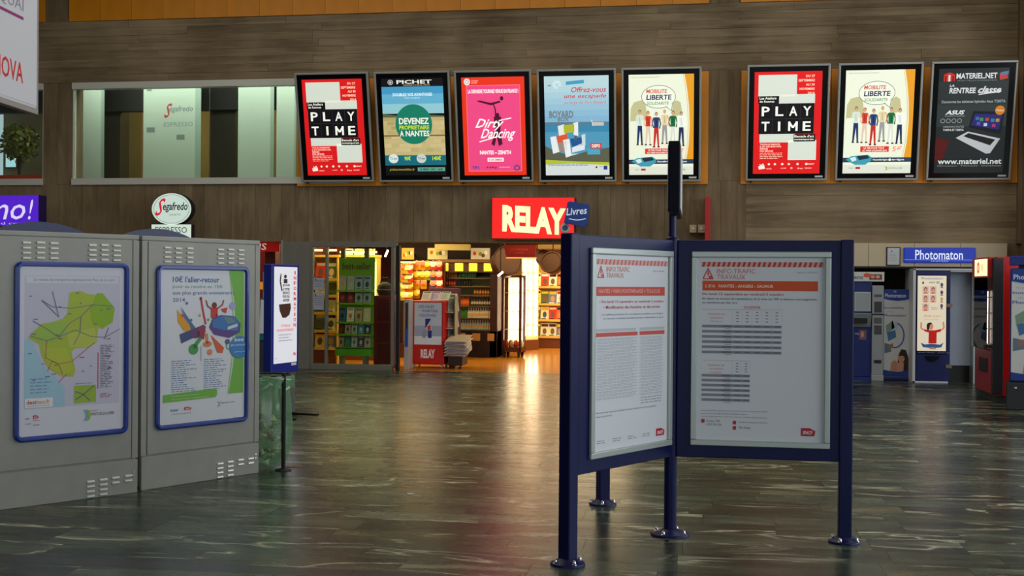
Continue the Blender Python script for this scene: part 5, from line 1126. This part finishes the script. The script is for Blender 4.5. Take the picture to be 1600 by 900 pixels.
i_ = 0; CLR = lambda c: None
ordn = ['first','second','third','fourth','fifth']; shn = ['bottom','second-lowest','middle','second-highest','top']
for j, (n, h) in {4:(4,.27),3:(4,.24),2:(4,.27),1:(5,.21),0:(5,.22)}.items():
    for k in range(n):
        c, c2 = BK[i_]; i_ += 1; bw_ = (w_-.06)/n-.02
        mag(book(c, c2, bw_, h, i_), (a.x+.03+(w_-.06)*(k+.5)/n-bw_/2, yg+.06, zl[j]+.002), f'{ordn[k]} book from the left on the {shn[j]} shelf of the green display', R(-8), 0, 'books on the green display', 'book', 'book')
# magazine wall behind glass, left
ym = W+1.5; lv_ = [hy(500,v,ym).z for v in (545,518,490,463,437)]
rack('magazine_shelves', 'yellow-lit magazine shelves behind the far left shop window pane', P(486,ym), P(528,ym), ym, lv_, hy(500,398,ym).z, (230,178,70), 'magazines behind the left window pane', 'magazine behind the far left pane', seed=7, base=.3)
yw = W+2.6
rack('magazine_shelves', 'bright magazine shelves seen between green display and maroon cabinet', P(529,yw), P(588,yw), yw, [hy(560,v,yw).z for v in (530,500,470,440,415)], hy(560,398,yw).z, (240,200,100), 'magazines behind the green display', 'magazine behind the green display', seed=9, tubes=(P(586,yw)-P(529,yw),), base=.3)
for px, k in ((497,0),(519,1),(538,2),(553,3),(567,4),(582,5)):
    p = hy(px, 391 if k < 2 else 394, W+1.3)
    t = thing('spot_lamp', f'{NTH[k]} small glowing lamp from the left above the shop window shelves', 'lamp', (p.x, W+1.3, p.z), 0, 'small lamps above the window shelves')
    MB().box((-.08,-.04,-.02),(.08,.04,.02)).build('lit_body', TUBEW, t); MB().cyl((0,0,.02),(0,0,zs-p.z),.008,n=6).build('rod', DARKM, t)
# maroon cabinet behind the glass with a dark round-topped object on it
ym2 = W+.8; a, b = hy(583,572,ym2), hy(612,462,ym2)
t = thing('maroon_cabinet', 'maroon display cabinet behind the shop window right of the green book display', 'cabinet', (a.x, ym2, 0)); w_ = b.x-a.x
MR = mat('maroon_wood', (120,26,30), .35); MB().box((0,.02,0),(w_,.5,b.z)).build('body', MR, t, bevel=.01)
for z0, z1 in ((.1,.45),(.5,.85),(.9,b.z-.06)): MB().box((.09,0,z0),(w_-.04,.02,z1)).build('panel', mat('maroon_panel', (96,22,26), .3), t, bevel=.004)
for k in range(4): solo(MB().box((-.05,-.05,0),(.05,.05,.06),0,[(206,150,70),(190,190,200),(214,120,60),(150,60,40)][k]), 'small_box', GLOSSP, f'small {["tan","pale","orange","brick red"][k]} packet on the floor in front of the maroon cabinet', 'packet', loc=(a.x+.08+.12*k, ym2-.1, 0), bevel=.006)
p = hy(601, 462, ym2+.2)
t = thing('dark_basket', 'dark round-bodied basket standing on the maroon cabinet', 'basket', (p.x, ym2+.22, b.z))
MB().lathe([(.12,0),(.15,.08),(.14,.18),(.09,.24),(.04,.26)],18).build('body', mat('basket_dark', (46,40,30), .7, noise=.3, nscale=20), t); MB().lathe([(.16,.09),(.165,.11),(.15,.12)],18).build('band', mat('basket_band', (120,50,30), .6), t)
MB().path([(-.1,0,.2),(-.06,0,.34),(.06,0,.34),(.1,0,.2)],.012,6).build('handle', mat('basket_dark'), t)
# spotlights, hanging drums and red hanging sign in the entrance
DR = mat('bronze_drum', (74,40,16), .35, .3)
def drum(px, py, r, d_, rz, lab, y):
    p = hy(px, py, y); t = thing('hanging_drum_lamp', lab, 'hanging lamp', p, rz)
    MB().lathe([(r*.25,-d_*.5),(r*.8,-d_*.45),(r,-d_*.2),(r,d_*.35),(r*.92,d_*.5)],22).build('drum', DR, t, rx=R(70)); MB().cyl((0,0,r*.7),(0,0,zs-p.z),.012,n=6).build('rod', DARKM, t)
    MB().path([(r*1.0*math.cos(2*PI*k/18), r*1.0*math.sin(2*PI*k/18), d_*.5) for k in range(19)], .018, 6).build('rim', BR, t, rx=R(70))
drum(789, 411, .30, .3, R(30), 'large bronze drum-shaped lamp hanging left of the red hanging sign', W+3)
drum(848, 404, .15, .2, R(10), 'small bronze drum lamp hanging just right of the red hanging sign', W+4.0)
drum(864, 413, .22, .25, R(-15), 'large patterned bronze drum lamp hanging nearest the navy board post', W+3.2)
p0, p1 = hy(787,402,W+2.2), hy(838,383,W+2.2)
t = thing('red_hanging_sign', 'dark red sign panel hanging inside the entrance above the lit display trolley', 'sign', (p0.x, W+2.2, p0.z)); w_, h_ = p1.x-p0.x, p1.z-p0.z
MB().prism([(.05,0),(w_-.02,0),(w_,h_),(0,h_)],0,.05).build('panel', mat('hanging_red', (150,26,18), .4), t); MB().box((.05,-.01,-.02),(w_,.06,0)).build('lit_edge', mat('warm_edge', (250,190,90), .4, emis=.6), t)
s = Sheet(w_*.8,h_*.6,(150,26,18)); s.text('LA PRESSE',.15,.15,.8,.4,(206,90,60),2); s.text('LIVRES',.3,.6,.65,.82,(206,90,60),2); s.build('lettering', PRINT, t, (w_*.1,-.0,h_*.2))
for x in (.12,w_-.12): MB().cyl((x,.025,h_),(x,.025,zs-p0.z),.008,n=6).build('cable', DARKM, t)
p0, p1 = hy(840,389,W+3.8), hy(876,382.5,W+3.8)
solo(MB().box((0,0,0),(p1.x-p0.x,.3,p1.z-p0.z)), 'header_board', mat('tan_header', (150,120,60), .5, emis=.15), 'tan header board above the two bronze lamps near the navy post', 'sign board', loc=(p0.x, W+3.8, p0.z), bevel=.008)
for px, py, a0, lb in ((782,428,-40,'bright tilted spotlight tube under the large bronze lamp'), (604,396,-35,'bright tilted spotlight tube seen high behind the shop window')):
    p = hy(px, py, W+2.6); t = thing('spotlight', lb, 'spotlight', p); d_ = Vector((.065*math.cos(R(40)),0,.065*math.sin(R(40)))) if px > 700 else Vector((.03,0,.07))
    MB().cyl(-d_, d_, .02, .02, 10).build('lit_tube', TUBE, t); MB().cyl((0,.0,.02),(0,0,zs-p.z),.01,n=6).build('rod', DARKM, t)

# ============================================================ CAFE OPENING AT THE LEFT
struct(MB().box((XL, W, -.05), (xc1, W+5, -.001)), 'floor.003', mat('cafe_tiles', (84,70,56), .3))
struct(MB().box((XL, W+4.2, 0), (xk0, W+4.4, 3.1)), 'wall_cafe', mat('cafe_red_wall', (120,18,16), .5)); struct(MB().box((XL, W+T, 2.92), (xk0-.1, W+5, 3.1)), 'ceiling.003', mat('cafe_dark_ceiling', (40,26,22), .7))
p0, p1 = hy(395,393,W+.2), hy(436.5,376,W+.2)
t = thing('red_cafe_sign', 'red cafe fascia ending in S, just right of the second grey cabinet', 'sign', (p0.x-2.0, W+.2, p0.z)); w_, h_ = p1.x-p0.x+2.0, p1.z-p0.z
MB().box((0,0,0),(w_,.1,h_)).build('panel', mat('fascia_red', (190,26,20), .4, emis=.25), t); s = MB(); v_, f_, _ = txt('LES SANDWICHS', .01, .1); s.add([(w_-1.97+x*1.72,-.004,h_*.15+q*h_*.6) for x, q in v_], f_, 0, (236,220,210)); s.build('lettering', BACKDIM, t)
struct(MB().box((hy(430,480).x, W+.9, 0), (hy(436,480).x, W+1.0, 2.34)), 'trim_5', SATIN)
yk2 = W+1.2; a = hy(380,560,yk2)
t = thing('cafe_counter', 'dark red cafe counter glimpsed between cabinet and totem', 'counter', (a.x-1.5, yk2, 0))
cl_ = xL-.6-(a.x-1.5)
MB().box((0,0,0),(cl_,.6,1.15)).build('body', mat('counter_red', (96,18,16), .4), t, bevel=.01); MB().box((-.02,-.04,1.15),(cl_+.02,.64,1.19)).build('worktop', mat('counter_top', (70,44,30), .3), t)
MB().box((.0,.25,1.45),(cl_,.28,1.6)).build('lit_strip', mat('yellow_strip', (230,150,40), .4, emis=.6), t)
row(bottle('cafe_bottle', (120,80,50), (226,210,150), .26, .04, (200,180,120)), [hy(v,500,yk2).x for v in (408,413,418,423,428)], yk2+.2, 1.19, 'brown bottle on the cafe counter right of the cabinet', 'bottles on the cafe counter')
PT = cw(-2.94, 13.9)
t = thing('flyer_holder', 'white and teal flyer holder standing behind the green bag', 'flyer stand', (hy(404,560,17).x, 17.0, 0))
MB().box((0,.02,0),(.13,.22,.72)).build('pedestal', mat('holder_dark', (50,54,58), .5), t); MB().prismx([(0,.72),(.06,1.35),(.12,1.35),(.24,.72)],0,.14).build('holder', mat('teal_plastic', (16,110,120), .4), t); MB().prismx([(-.01,.82),(.045,1.33),(.055,1.33),(.0,.82)],.01,.13).build('flyer_stack', mat('flyer_white', (206,210,214), .5), t)
MB().box((.02,.10,1.35),(.12,.12,1.75)).build('header_card', mat('card_teal', (90,140,150), .5), t)

# ============================================================ PHOTO BOOTHS AND MACHINES AT THE RIGHT
zf0, zf1 = hy(1500, 417).z, ZL
fs_ = thing('kiosk_fascia', 'long beige fascia over the photo machines at the right', 'fascia', (xr0, W, 0)); fw_ = xr1-xr0
for k in range(4): MB().box((fw_*k/4+.003,-.10,zf0),(fw_*(k+1)/4-.003,-.02,zf1)).build('fascia_board', mat('beige_laminate', (196,180,150), .5), fs_, bevel=.003)
MB().box((0,-.06,zf0-.03),(fw_,-.01,zf0)).build('painted_shade_strip', BLACK, fs_)  # solid black strip standing in for the shade under the fascia
p0, p1 = hy(1412,410.5,W-.14), hy(1525,387,W-.14); w_, h_ = p1.x-p0.x, p1.z-p0.z
t = thing('blue_photo_sign', 'blue rounded sign with white Photomaton lettering on the beige fascia', 'sign', (p0.x, W-.14, p0.z))
MB().box((0,0,0),(w_,.04,h_)).build('panel', mat('sign_blue', (22,52,176), .35, emis=.35), t, bevel=.015)
s = MB(); v_, f_, _ = txt('Photomaton', .01, 0); s.add([(w_*.16+x*w_*.66,-.004,h_*.22+q*h_*.62) for x, q in v_], f_, 0, (206,212,236)); v_, f_, _ = txt('UNIVERS', 0, 0); s.add([(w_*.38+x*w_*.24,-.004,h_*.07+q*h_*.1) for x, q in v_], f_, 0, (150,170,220)); s.build('lettering', BACKLIT, t); MB().box((0.01,-.003,h_*.19),(w_-.01,-.0005,h_*.215),0,(110,140,220)).build('underline', BACKLIT, t)
p0, p1 = hy(1385,415,W-.12), hy(1407,386,W-.12)
t = thing('framed_notice', 'small white notice in a dark frame left of the blue photo sign', 'notice', (p0.x, W-.12, p0.z)); w_, h_ = p1.x-p0.x, p1.z-p0.z
MB().box((0,0,0),(w_,.02,h_)).build('frame', DNAVY, t); s = Sheet(w_-.03,h_-.03,(196,198,204)); s.ell(.35,.2,.06,.05,(50,90,160),2,10); s.greek(.15,.35,.85,.85,5,(160,164,176),2,.3,2); s.build('sheet', PRINT, t, (.015,-.0,.015))
struct(MB().box((xr0, W+2.0, 0), (xr1+.2, W+2.2, 2.5)).box((xr1, W+T, 0), (xr1+.2, W+2.0, 2.5)).box((xr0-.2, W+T, 0), (xr0, W+2.0, 2.5)), 'wall_recess', mat('recess_wall', (88,74,56), .7)); struct(MB().box((xr0, W+T, 2.34), (xr1, W+2.2, 2.5)), 'ceiling.004', mat('recess_ceiling', (30,26,24), .8))
struct(MB().box((xr0, W, -.05), (xr1, W+2.2, -.001)), 'floor.004', mat('recess_floor', (40,42,42), .25))
# photo kiosk, cut by the board
yq = W-.1; zt = hy(1360,425,yq).z; xa, xb = P(1300,yq), P(1380.5,yq); w_ = xb-xa
k = thing('photo_kiosk', 'blue and grey photo printing kiosk partly hidden behind the navy board', 'kiosk', (xa, yq, 0))
KB = mat('kiosk_blue', (18,38,110), .4); KG = mat('kiosk_grey', (150,154,160), .45)
q = lambda px: hy(px,500,yq).x-xa; zq = lambda v: hy(1360,v,yq).z
MB().box((0,0,.06),(q(1362),.6,zq(440))).build('body', KB, k, bevel=.01); MB().box((0,-.03,0),(q(1362),.6,.06)).build('plinth', mat('plinth_blue', (20,50,130), .4), k)
MB().box((q(1362),-.04,.1),(q(1380),.5,zq(446))).build('payment_column', KG, k, bevel=.01); MB().box((q(1361.5),-.06,0),(q(1380.5),.5,.10)).build('column_base', SATIN, k, bevel=.006)
MB().box((0,-.05,zq(440)),(q(1380.5),.5,zt)).build('header', mat('kiosk_header_white', (206,208,206), .4), k, bevel=.006)
s = Sheet(q(1379)-q(1335), zt-zq(440)-.02, (206,208,206)); s.text('PHOTOS',-.05,.45,.28,.8,(30,40,70),2,.03); s.ell(.42,.32,.13,.26,(226,80,50),4,16); s.rect(.5,.2,.95,.85,(120,60,44),2).ell(.62,.5,.08,.2,(206,150,120),3,12).ell(.8,.5,.08,.2,(214,160,130),3,12); s.build('header_print', PRINT, k, (q(1335),-.053,zq(440)+.01))
for v0, v1, p0, p1, c in ((458,485,1337,1358,(150,156,160)),):
    MB().box((q(p0)-.03,-.03,zq(v1)-.02),(q(p1)+.02,.0,zq(v0)+.02)).build('screen_bezel', SATIN, k, bevel=.006); MB().box((q(p0),-.036,zq(v1)),(q(p1),-.03,zq(v0))).build('screen', mat('kiosk_screen', (120,128,130), .15, emis=.25), k)
MB().prismx([(0,zq(489)),(-.14,zq(490)),(-.02,zq(511)),(0,zq(511))],q(1325),q(1360)).build('hopper', KG, k, bevel=.005); MB().box((q(1330),-.10,zq(505)),(q(1354),-.068,zq(495))).build('hopper_slot', BLACK, k)
for v0, v1, c, nm in ((460,464,(80,84,90),'card_slot'),(471,488,(60,62,66),'keypad'),(496,505,(90,92,98),'coin_panel'),(508,522,(70,72,78),'receipt_slot'),(562,567,(30,32,36),'coin_return')):
    MB().box((q(1365.5),-.048,zq(v1)),(q(1377),-.04,zq(v0))).build(nm, mat(nm+'_mat', c, .35), k, bevel=.003)
MB().box((q(1362),-.045,zq(492)),(q(1380),-.04,zq(490))).build('seam', BLACK, k)
s = Sheet(q(1360)-q(1335),.55,(18,38,110)); s.ell(.3,.14,.22,.12,(226,80,50),2,16); s.rect(.3,.42,.75,.72,(120,90,90),2).ell(.5,.55,.1,.1,(206,150,120),3,12); s.text('tirages',.05,.5,.3,.58,(200,206,230),2); s.build('side_print', PRINT, k, (q(1335),-.003,zq(545)))
# curved roll-up banner
yb2 = W-.05; a, b = P(1381.5,yb2), P(1422.5,yb2)
def pr_roll(w, h):
    s = Sheet(w, h, (204,206,206)); B = (28,56,140)
    s.poly([(0,0),(.5,-.0),(1,0),(1,.11),(.8,.125),(.5,.135),(.2,.125),(0,.11)],B,1); s.line([(0,.115),(.25,.135),(.5,.142),(.75,.135),(1,.115)],.02,(150,190,226),2)
    s.text('Photomaton',.04,.05,.84,.095,(210,220,240),3,.01); s.ell(.42,.025,.06,.012,(100,160,210),3,10)
    s.text('les photos',.1,.16,.5,.18,(150,160,190),3); s.text('inoubliables',.02,.20,.76,.225,(90,110,170),3,.02); s.text('chez',.12,.25,.4,.268,(150,160,190),3); s.text('Photomaton',.02,.285,.84,.315,(90,110,170),3,.02)
    s.ring(.42,.53,.38,.15,.05,(40,80,170),3,a0=-1.4,a1=2.0); s.poly([(.08,.42),(.34,.36),(.42,.44),(.12,.52)],(120,150,130),4).poly([(.12,.50),(.44,.47),(.48,.55),(.18,.60)],(60,110,160),5).poly([(.3,.37),(.52,.38),(.52,.46),(.3,.46)],(170,196,210),4)
    s.poly([(.04,.62),(.28,.64),(.30,.72),(.04,.74)],(90,120,140),4).poly([(.1,.66),(.36,.62),(.36,.66),(.2,.70)],(150,110,100),5)
    s.poly([(.56,.76),(.68,.69),(.86,.70),(.96,.80),(.98,.94),(.52,.94)],(46,26,22),5).ell(.68,.79,.13,.055,(206,150,124),6).poly([(.26,.94),(.30,.84),(.44,.82),(.56,.85),(.62,.94)],(196,136,110),6).poly([(.5,.86),(.66,.83),(.78,.85),(.76,.94),(.52,.94)],(206,150,124),7).poly([(.56,.77),(.66,.725),(.80,.75),(.84,.80),(.74,.765)],(46,26,22),8)
    s.ell(.64,.785,.012,.006,(40,24,20),9,8).ell(.73,.79,.012,.006,(40,24,20),9,8).line([(.63,.812),(.70,.816)],.014,(170,60,60),9)
    s.poly([(0,.93),(.3,.945),(.6,.95),(1,.93),(1,1),(0,1)],B,9); return s
t = thing('photo_banner', 'tall white and blue roll-up banner of a smiling woman between kiosk and photo booth', 'banner', (a, yb2, 0)); zt = hy(1400,452,yb2).z
pr_roll(b-a, zt-.08).build('banner_print', PRINT, t, (0,.03,.08)); MB().box((-.01,0,0),(b-a+.01,.14,.08)).build('base', mat('banner_blue', (22,34,100), .4), t, bevel=.02); MB().box((0,.03,zt-.03),(b-a,.05,zt)).build('top_rail', KB, t); MB().box(((b-a)/2-.01,.05,.06),((b-a)/2+.01,.07,zt)).build('pole', SATIN, t)
# photo booth
yb3 = W-.38; a, b = hy(1425,602,yb3).x, P(1485,yb3); zt = hy(1455,421,yb3).z; w_ = b-a
t = thing('photo_booth', 'navy photo booth with a tall lit portrait panel under the blue sign', 'photo booth', (a, yb3, 0)); zz_ = lambda v: hy(1455,v,yb3).z
xe = P(1523.5,yb3)-a
MB().box((.06,0,.0),(w_,.75,zt)).build('machine_column', mat('booth_navy', (18,30,92), .4), t, bevel=.008)
MB().box((0,-.02,.0),(.045,.75,zt+.01)).box((0,-.02,0),(P(1482,yb3)-a,.0,.03)).box((0,-.02,zt-.015),(xe+.03,.0,zt+.015)).build('white_edging', mat('booth_white', (206,210,214), .4), t, bevel=.003)
MB().box((w_,.35,.28),(xe,.38,zt)).build('curtain_panel', mat('pale_blue_panel', (176,186,204), .5, noise=.04), t); MB().box((xe,.1,.0),(xe+.03,.75,zt)).build('end_post', SATIN, t); MB().box((w_,.38,0),(xe,.7,.28)).build('dark_base', BLACK, t)
MB().box((w_,0,zt-.04),(xe,.75,zt)).build('roof', mat('booth_white'), t)
def pr_booth(w, h):
    s = Sheet(w, h, (246,234,206)); s.text('Photomaton',.12,.02,.88,.05,(120,120,170),2,.01)
    for j in range(3):
        for k in range(2 if j < 2 else 1):
            u, v = .17+.26*k, .14+.115*j; s.rect(u,v,u+.22,v+.1,(220,190,180),2).ell(u+.11,v+.045,.06,.032,(120,70,60),3,14).ell(u+.11,v+.052,.045,.026,(226,160,140),4,14).poly([(u+.03,v+.1),(u+.07,v+.078),(u+.15,v+.078),(u+.19,v+.1)],(226,120,90),4)
    for j, v in enumerate((.12,.22,.31,.40)): s.ell(.84,v,.05,.028,(90,80,110) if j != 2 else (206,170,100),3,12).poly([(.78,v+.045),(.84,v+.02),(.9,v+.045)],(150,130,150),3)
    s.rect(.16,.08,.22,.11,(100,50,60),3); s.text('DES PHOTOS',.4,.08,.6,.1,(70,80,60),3,.02); s.text('ID',.66,.075,.76,.105,(60,110,60),3,.03); s.greek(.48,.42,.7,.46,2,(170,120,120),3,.4,3)
    s.text('officielles',.22,.52,.5,.545,(220,130,100),3,.01,.2); s.text('et fun !',.55,.52,.82,.545,(220,130,100),3,.01,.2); s.text('pour tous vos papiers',.25,.575,.75,.592,(200,120,110),3)
    SK = (214,150,124); s.line([(.40,.735),(.24,.72),(.13,.70),(.14,.62)],.06,SK,4).line([(.66,.735),(.84,.72),(.93,.69),(.90,.61)],.06,SK,4)
    s.poly([(.24,.715),(.42,.725),(.62,.725),(.82,.705),(.82,.74),(.68,.755),(.67,.90),(.39,.90),(.40,.755),(.25,.74)],(196,36,30),5)
    s.ell(.47,.675,.09,.045,SK,6,16).poly([(.32,.66),(.36,.63),(.46,.62),(.52,.635),(.44,.655),(.42,.70),(.38,.735),(.33,.71)],(60,34,26),7)
    s.poly([(.12,.89),(.26,.915),(.5,.905),(.8,.915),(.92,.885),(.84,.95),(.52,.965),(.2,.95)],(56,90,140),6).ell(.54,.965,.12,.014,(190,140,120),7)
    return s
p0, p1 = hy(1433,548,yb3-.01), hy(1479,431,yb3-.01); pr_booth(p1.x-p0.x, p1.z-p0.z).build('lit_portrait_panel', BACKDIM, t, (p0.x-a,-.004,p0.z))
MB().box((p0.x-a-.01,-.003,p0.z-.06),(p1.x-a+.01,0,p1.z+.01)).build('panel_surround', DNAVY, t); s = MB(); v_, f_, _ = txt('photos identite - photos fun', 0, 0); s.add([(p0.x-a+.02+x*.5,-.005,p0.z-.045+q2*.03) for x, q2 in v_], f_, 0, (150,160,200)); s.build('caption', PRINT, t)
MB().box((.22,-.006,zz_(561)),(.42,.0,zz_(556))).build('delivery_slot', BLACK, t); MB().prism([(.2,zz_(556)),(.44,zz_(556)),(.36,zz_(564)),(.28,zz_(564))],-.05,0).build('slot_lip', DNAVY, t)
for v in (478, 573): MB().box((w_-.07,-.02,zz_(v)-.02),(w_+.03,.01,zz_(v)+.04)).build('latch', mat('latch_brass', (150,130,110), .35, .6), t, bevel=.004)
# red vending machine, turned
PC = cw(6.68, 16.3); PF = cw(6.87, 17.4); av = math.atan2(PC.y-PF.y, PC.x-PF.x); L1 = (PC-PF).length
vm = thing('vending_machine', 'red vending machine with a lit tube and glowing header beside the photo booth', 'vending machine', (PF.x, PF.y, 0), av)
HV = 2.03; VR = mat('vending_red', (196,20,14), .35)
MB().box((0,.03,.10),(L1,.80,HV)).build('body', VR, vm, bevel=.01); MB().box((0.02,.05,0),(L1-.02,.78,.12)).build('plinth', mat('vend_plinth', (40,48,50), .5), vm)
MB().box((L1-.09,-.02,.12),(L1+.01,.12,HV-.02)).build('front_pillar', mat('vend_pillar', (44,40,46), .4), vm, bevel=.008)
MB().box((.0,-.01,.12),(L1-.1,.03,.72)).build('lower_door', mat('vend_lower', (150,24,20), .35), vm, bevel=.006); MB().box((.25,-.02,.40),(L1-.35,-.008,.60)).build('delivery_flap', BLACK, vm, bevel=.005)
MB().box((.04,.0,.75),(L1-.1,.03,1.72)).build('display_back', mat('vend_inside', (90,40,34), .4), vm)
MB().cyl((L1-.30,-.04,.82),(L1-.30,-.04,1.55),.022,n=10).build('lit_tube', mat('vend_tube', (255,255,240), .3, emis=3), vm)
MB().box((.03,-.075,.74),(L1-.12,-.068,1.74)).build('display_glass', MATS['case_glass'], vm)
for z in (.8,1.02,1.24,1.46): MB().box((.05,-.06,z),(L1-.12,.0,z+.012)).build('tray', SATIN, vm)
MB().box((.0,-.07,1.74),(L1-.1,.03,HV)).build('header', VR, vm, bevel=.006); s = Sheet(L1*.72,.24,(255,240,190)); s.ell(.3,.5,.10,.34,(200,40,30),2,16).ell(.3,.5,.04,.2,(255,240,190),3,12).ell(.62,.5,.05,.25,(226,170,120),2,12); s.build('lit_header_print', SIGNLIT, vm, (L1*.17,-.072,1.765))
rg = random.Random(9); cv, sv = math.cos(av), math.sin(av)
CAN = [MB().lathe([(.024,0),(.03,.008),(.03,.11),(.024,.12)],10,col=c).mesh('drink_can', GLOSSP) for c in ((200,40,36),(60,90,150),(226,140,60),(210,210,206))]
for z in (.8,1.02,1.24,1.46):
    for j in range(6): lx = .10+.1*j; mag(CAN[rg.randrange(4)], (PF.x+lx*cv-(-.03)*sv, PF.y+lx*sv+(-.03)*cv, z+.013), f'{NTH[j]} drink can from the left on the {["bottom","second","third","top"][(.8,1.02,1.24,1.46).index(z)]} tray of the vending machine', 0, av, 'cans in the vending machine', 'can', 'drink_can')
# second photo column at the right edge, nearer
PR = cw(6.56, 15.5); ar = YAW-R(22)
t = thing('photo_banner_column', 'blue and white curved photo advertising column cut by the right edge', 'advertising column', (PR.x, PR.y, 0), ar)
MB().box((-.04,-.03,0),(1.0,.38,.36)).build('plinth', mat('column_plinth', (34,34,40), .4), t, bevel=.01); MB().box((0,0,.36),(.95,.34,1.86)).build('body', KB, t, bevel=.02); MB().box((-.01,-.03,1.9),(.36,.3,2.02)).build('top_plate', mat('plate_blue', (20,36,120), .4), t, bevel=.006); MB().box((.1,.1,1.85),(.2,.2,1.92)).build('top_bracket', DARKM, t)
pr_roll(.55, 1.46).build('column_print', PRINT, t, (.015,-.0,.39)); MB().box((.06,-.036,.28),(.09,-.03,.30)).build('lock', CHROME, t)
p = hy(1607, 350, W-1)
bpy.context.view_layer.update()
print('objects', len(D.objects), 'tris', sum(len(o.data.polygons) for o in D.objects if o.type == 'MESH'))
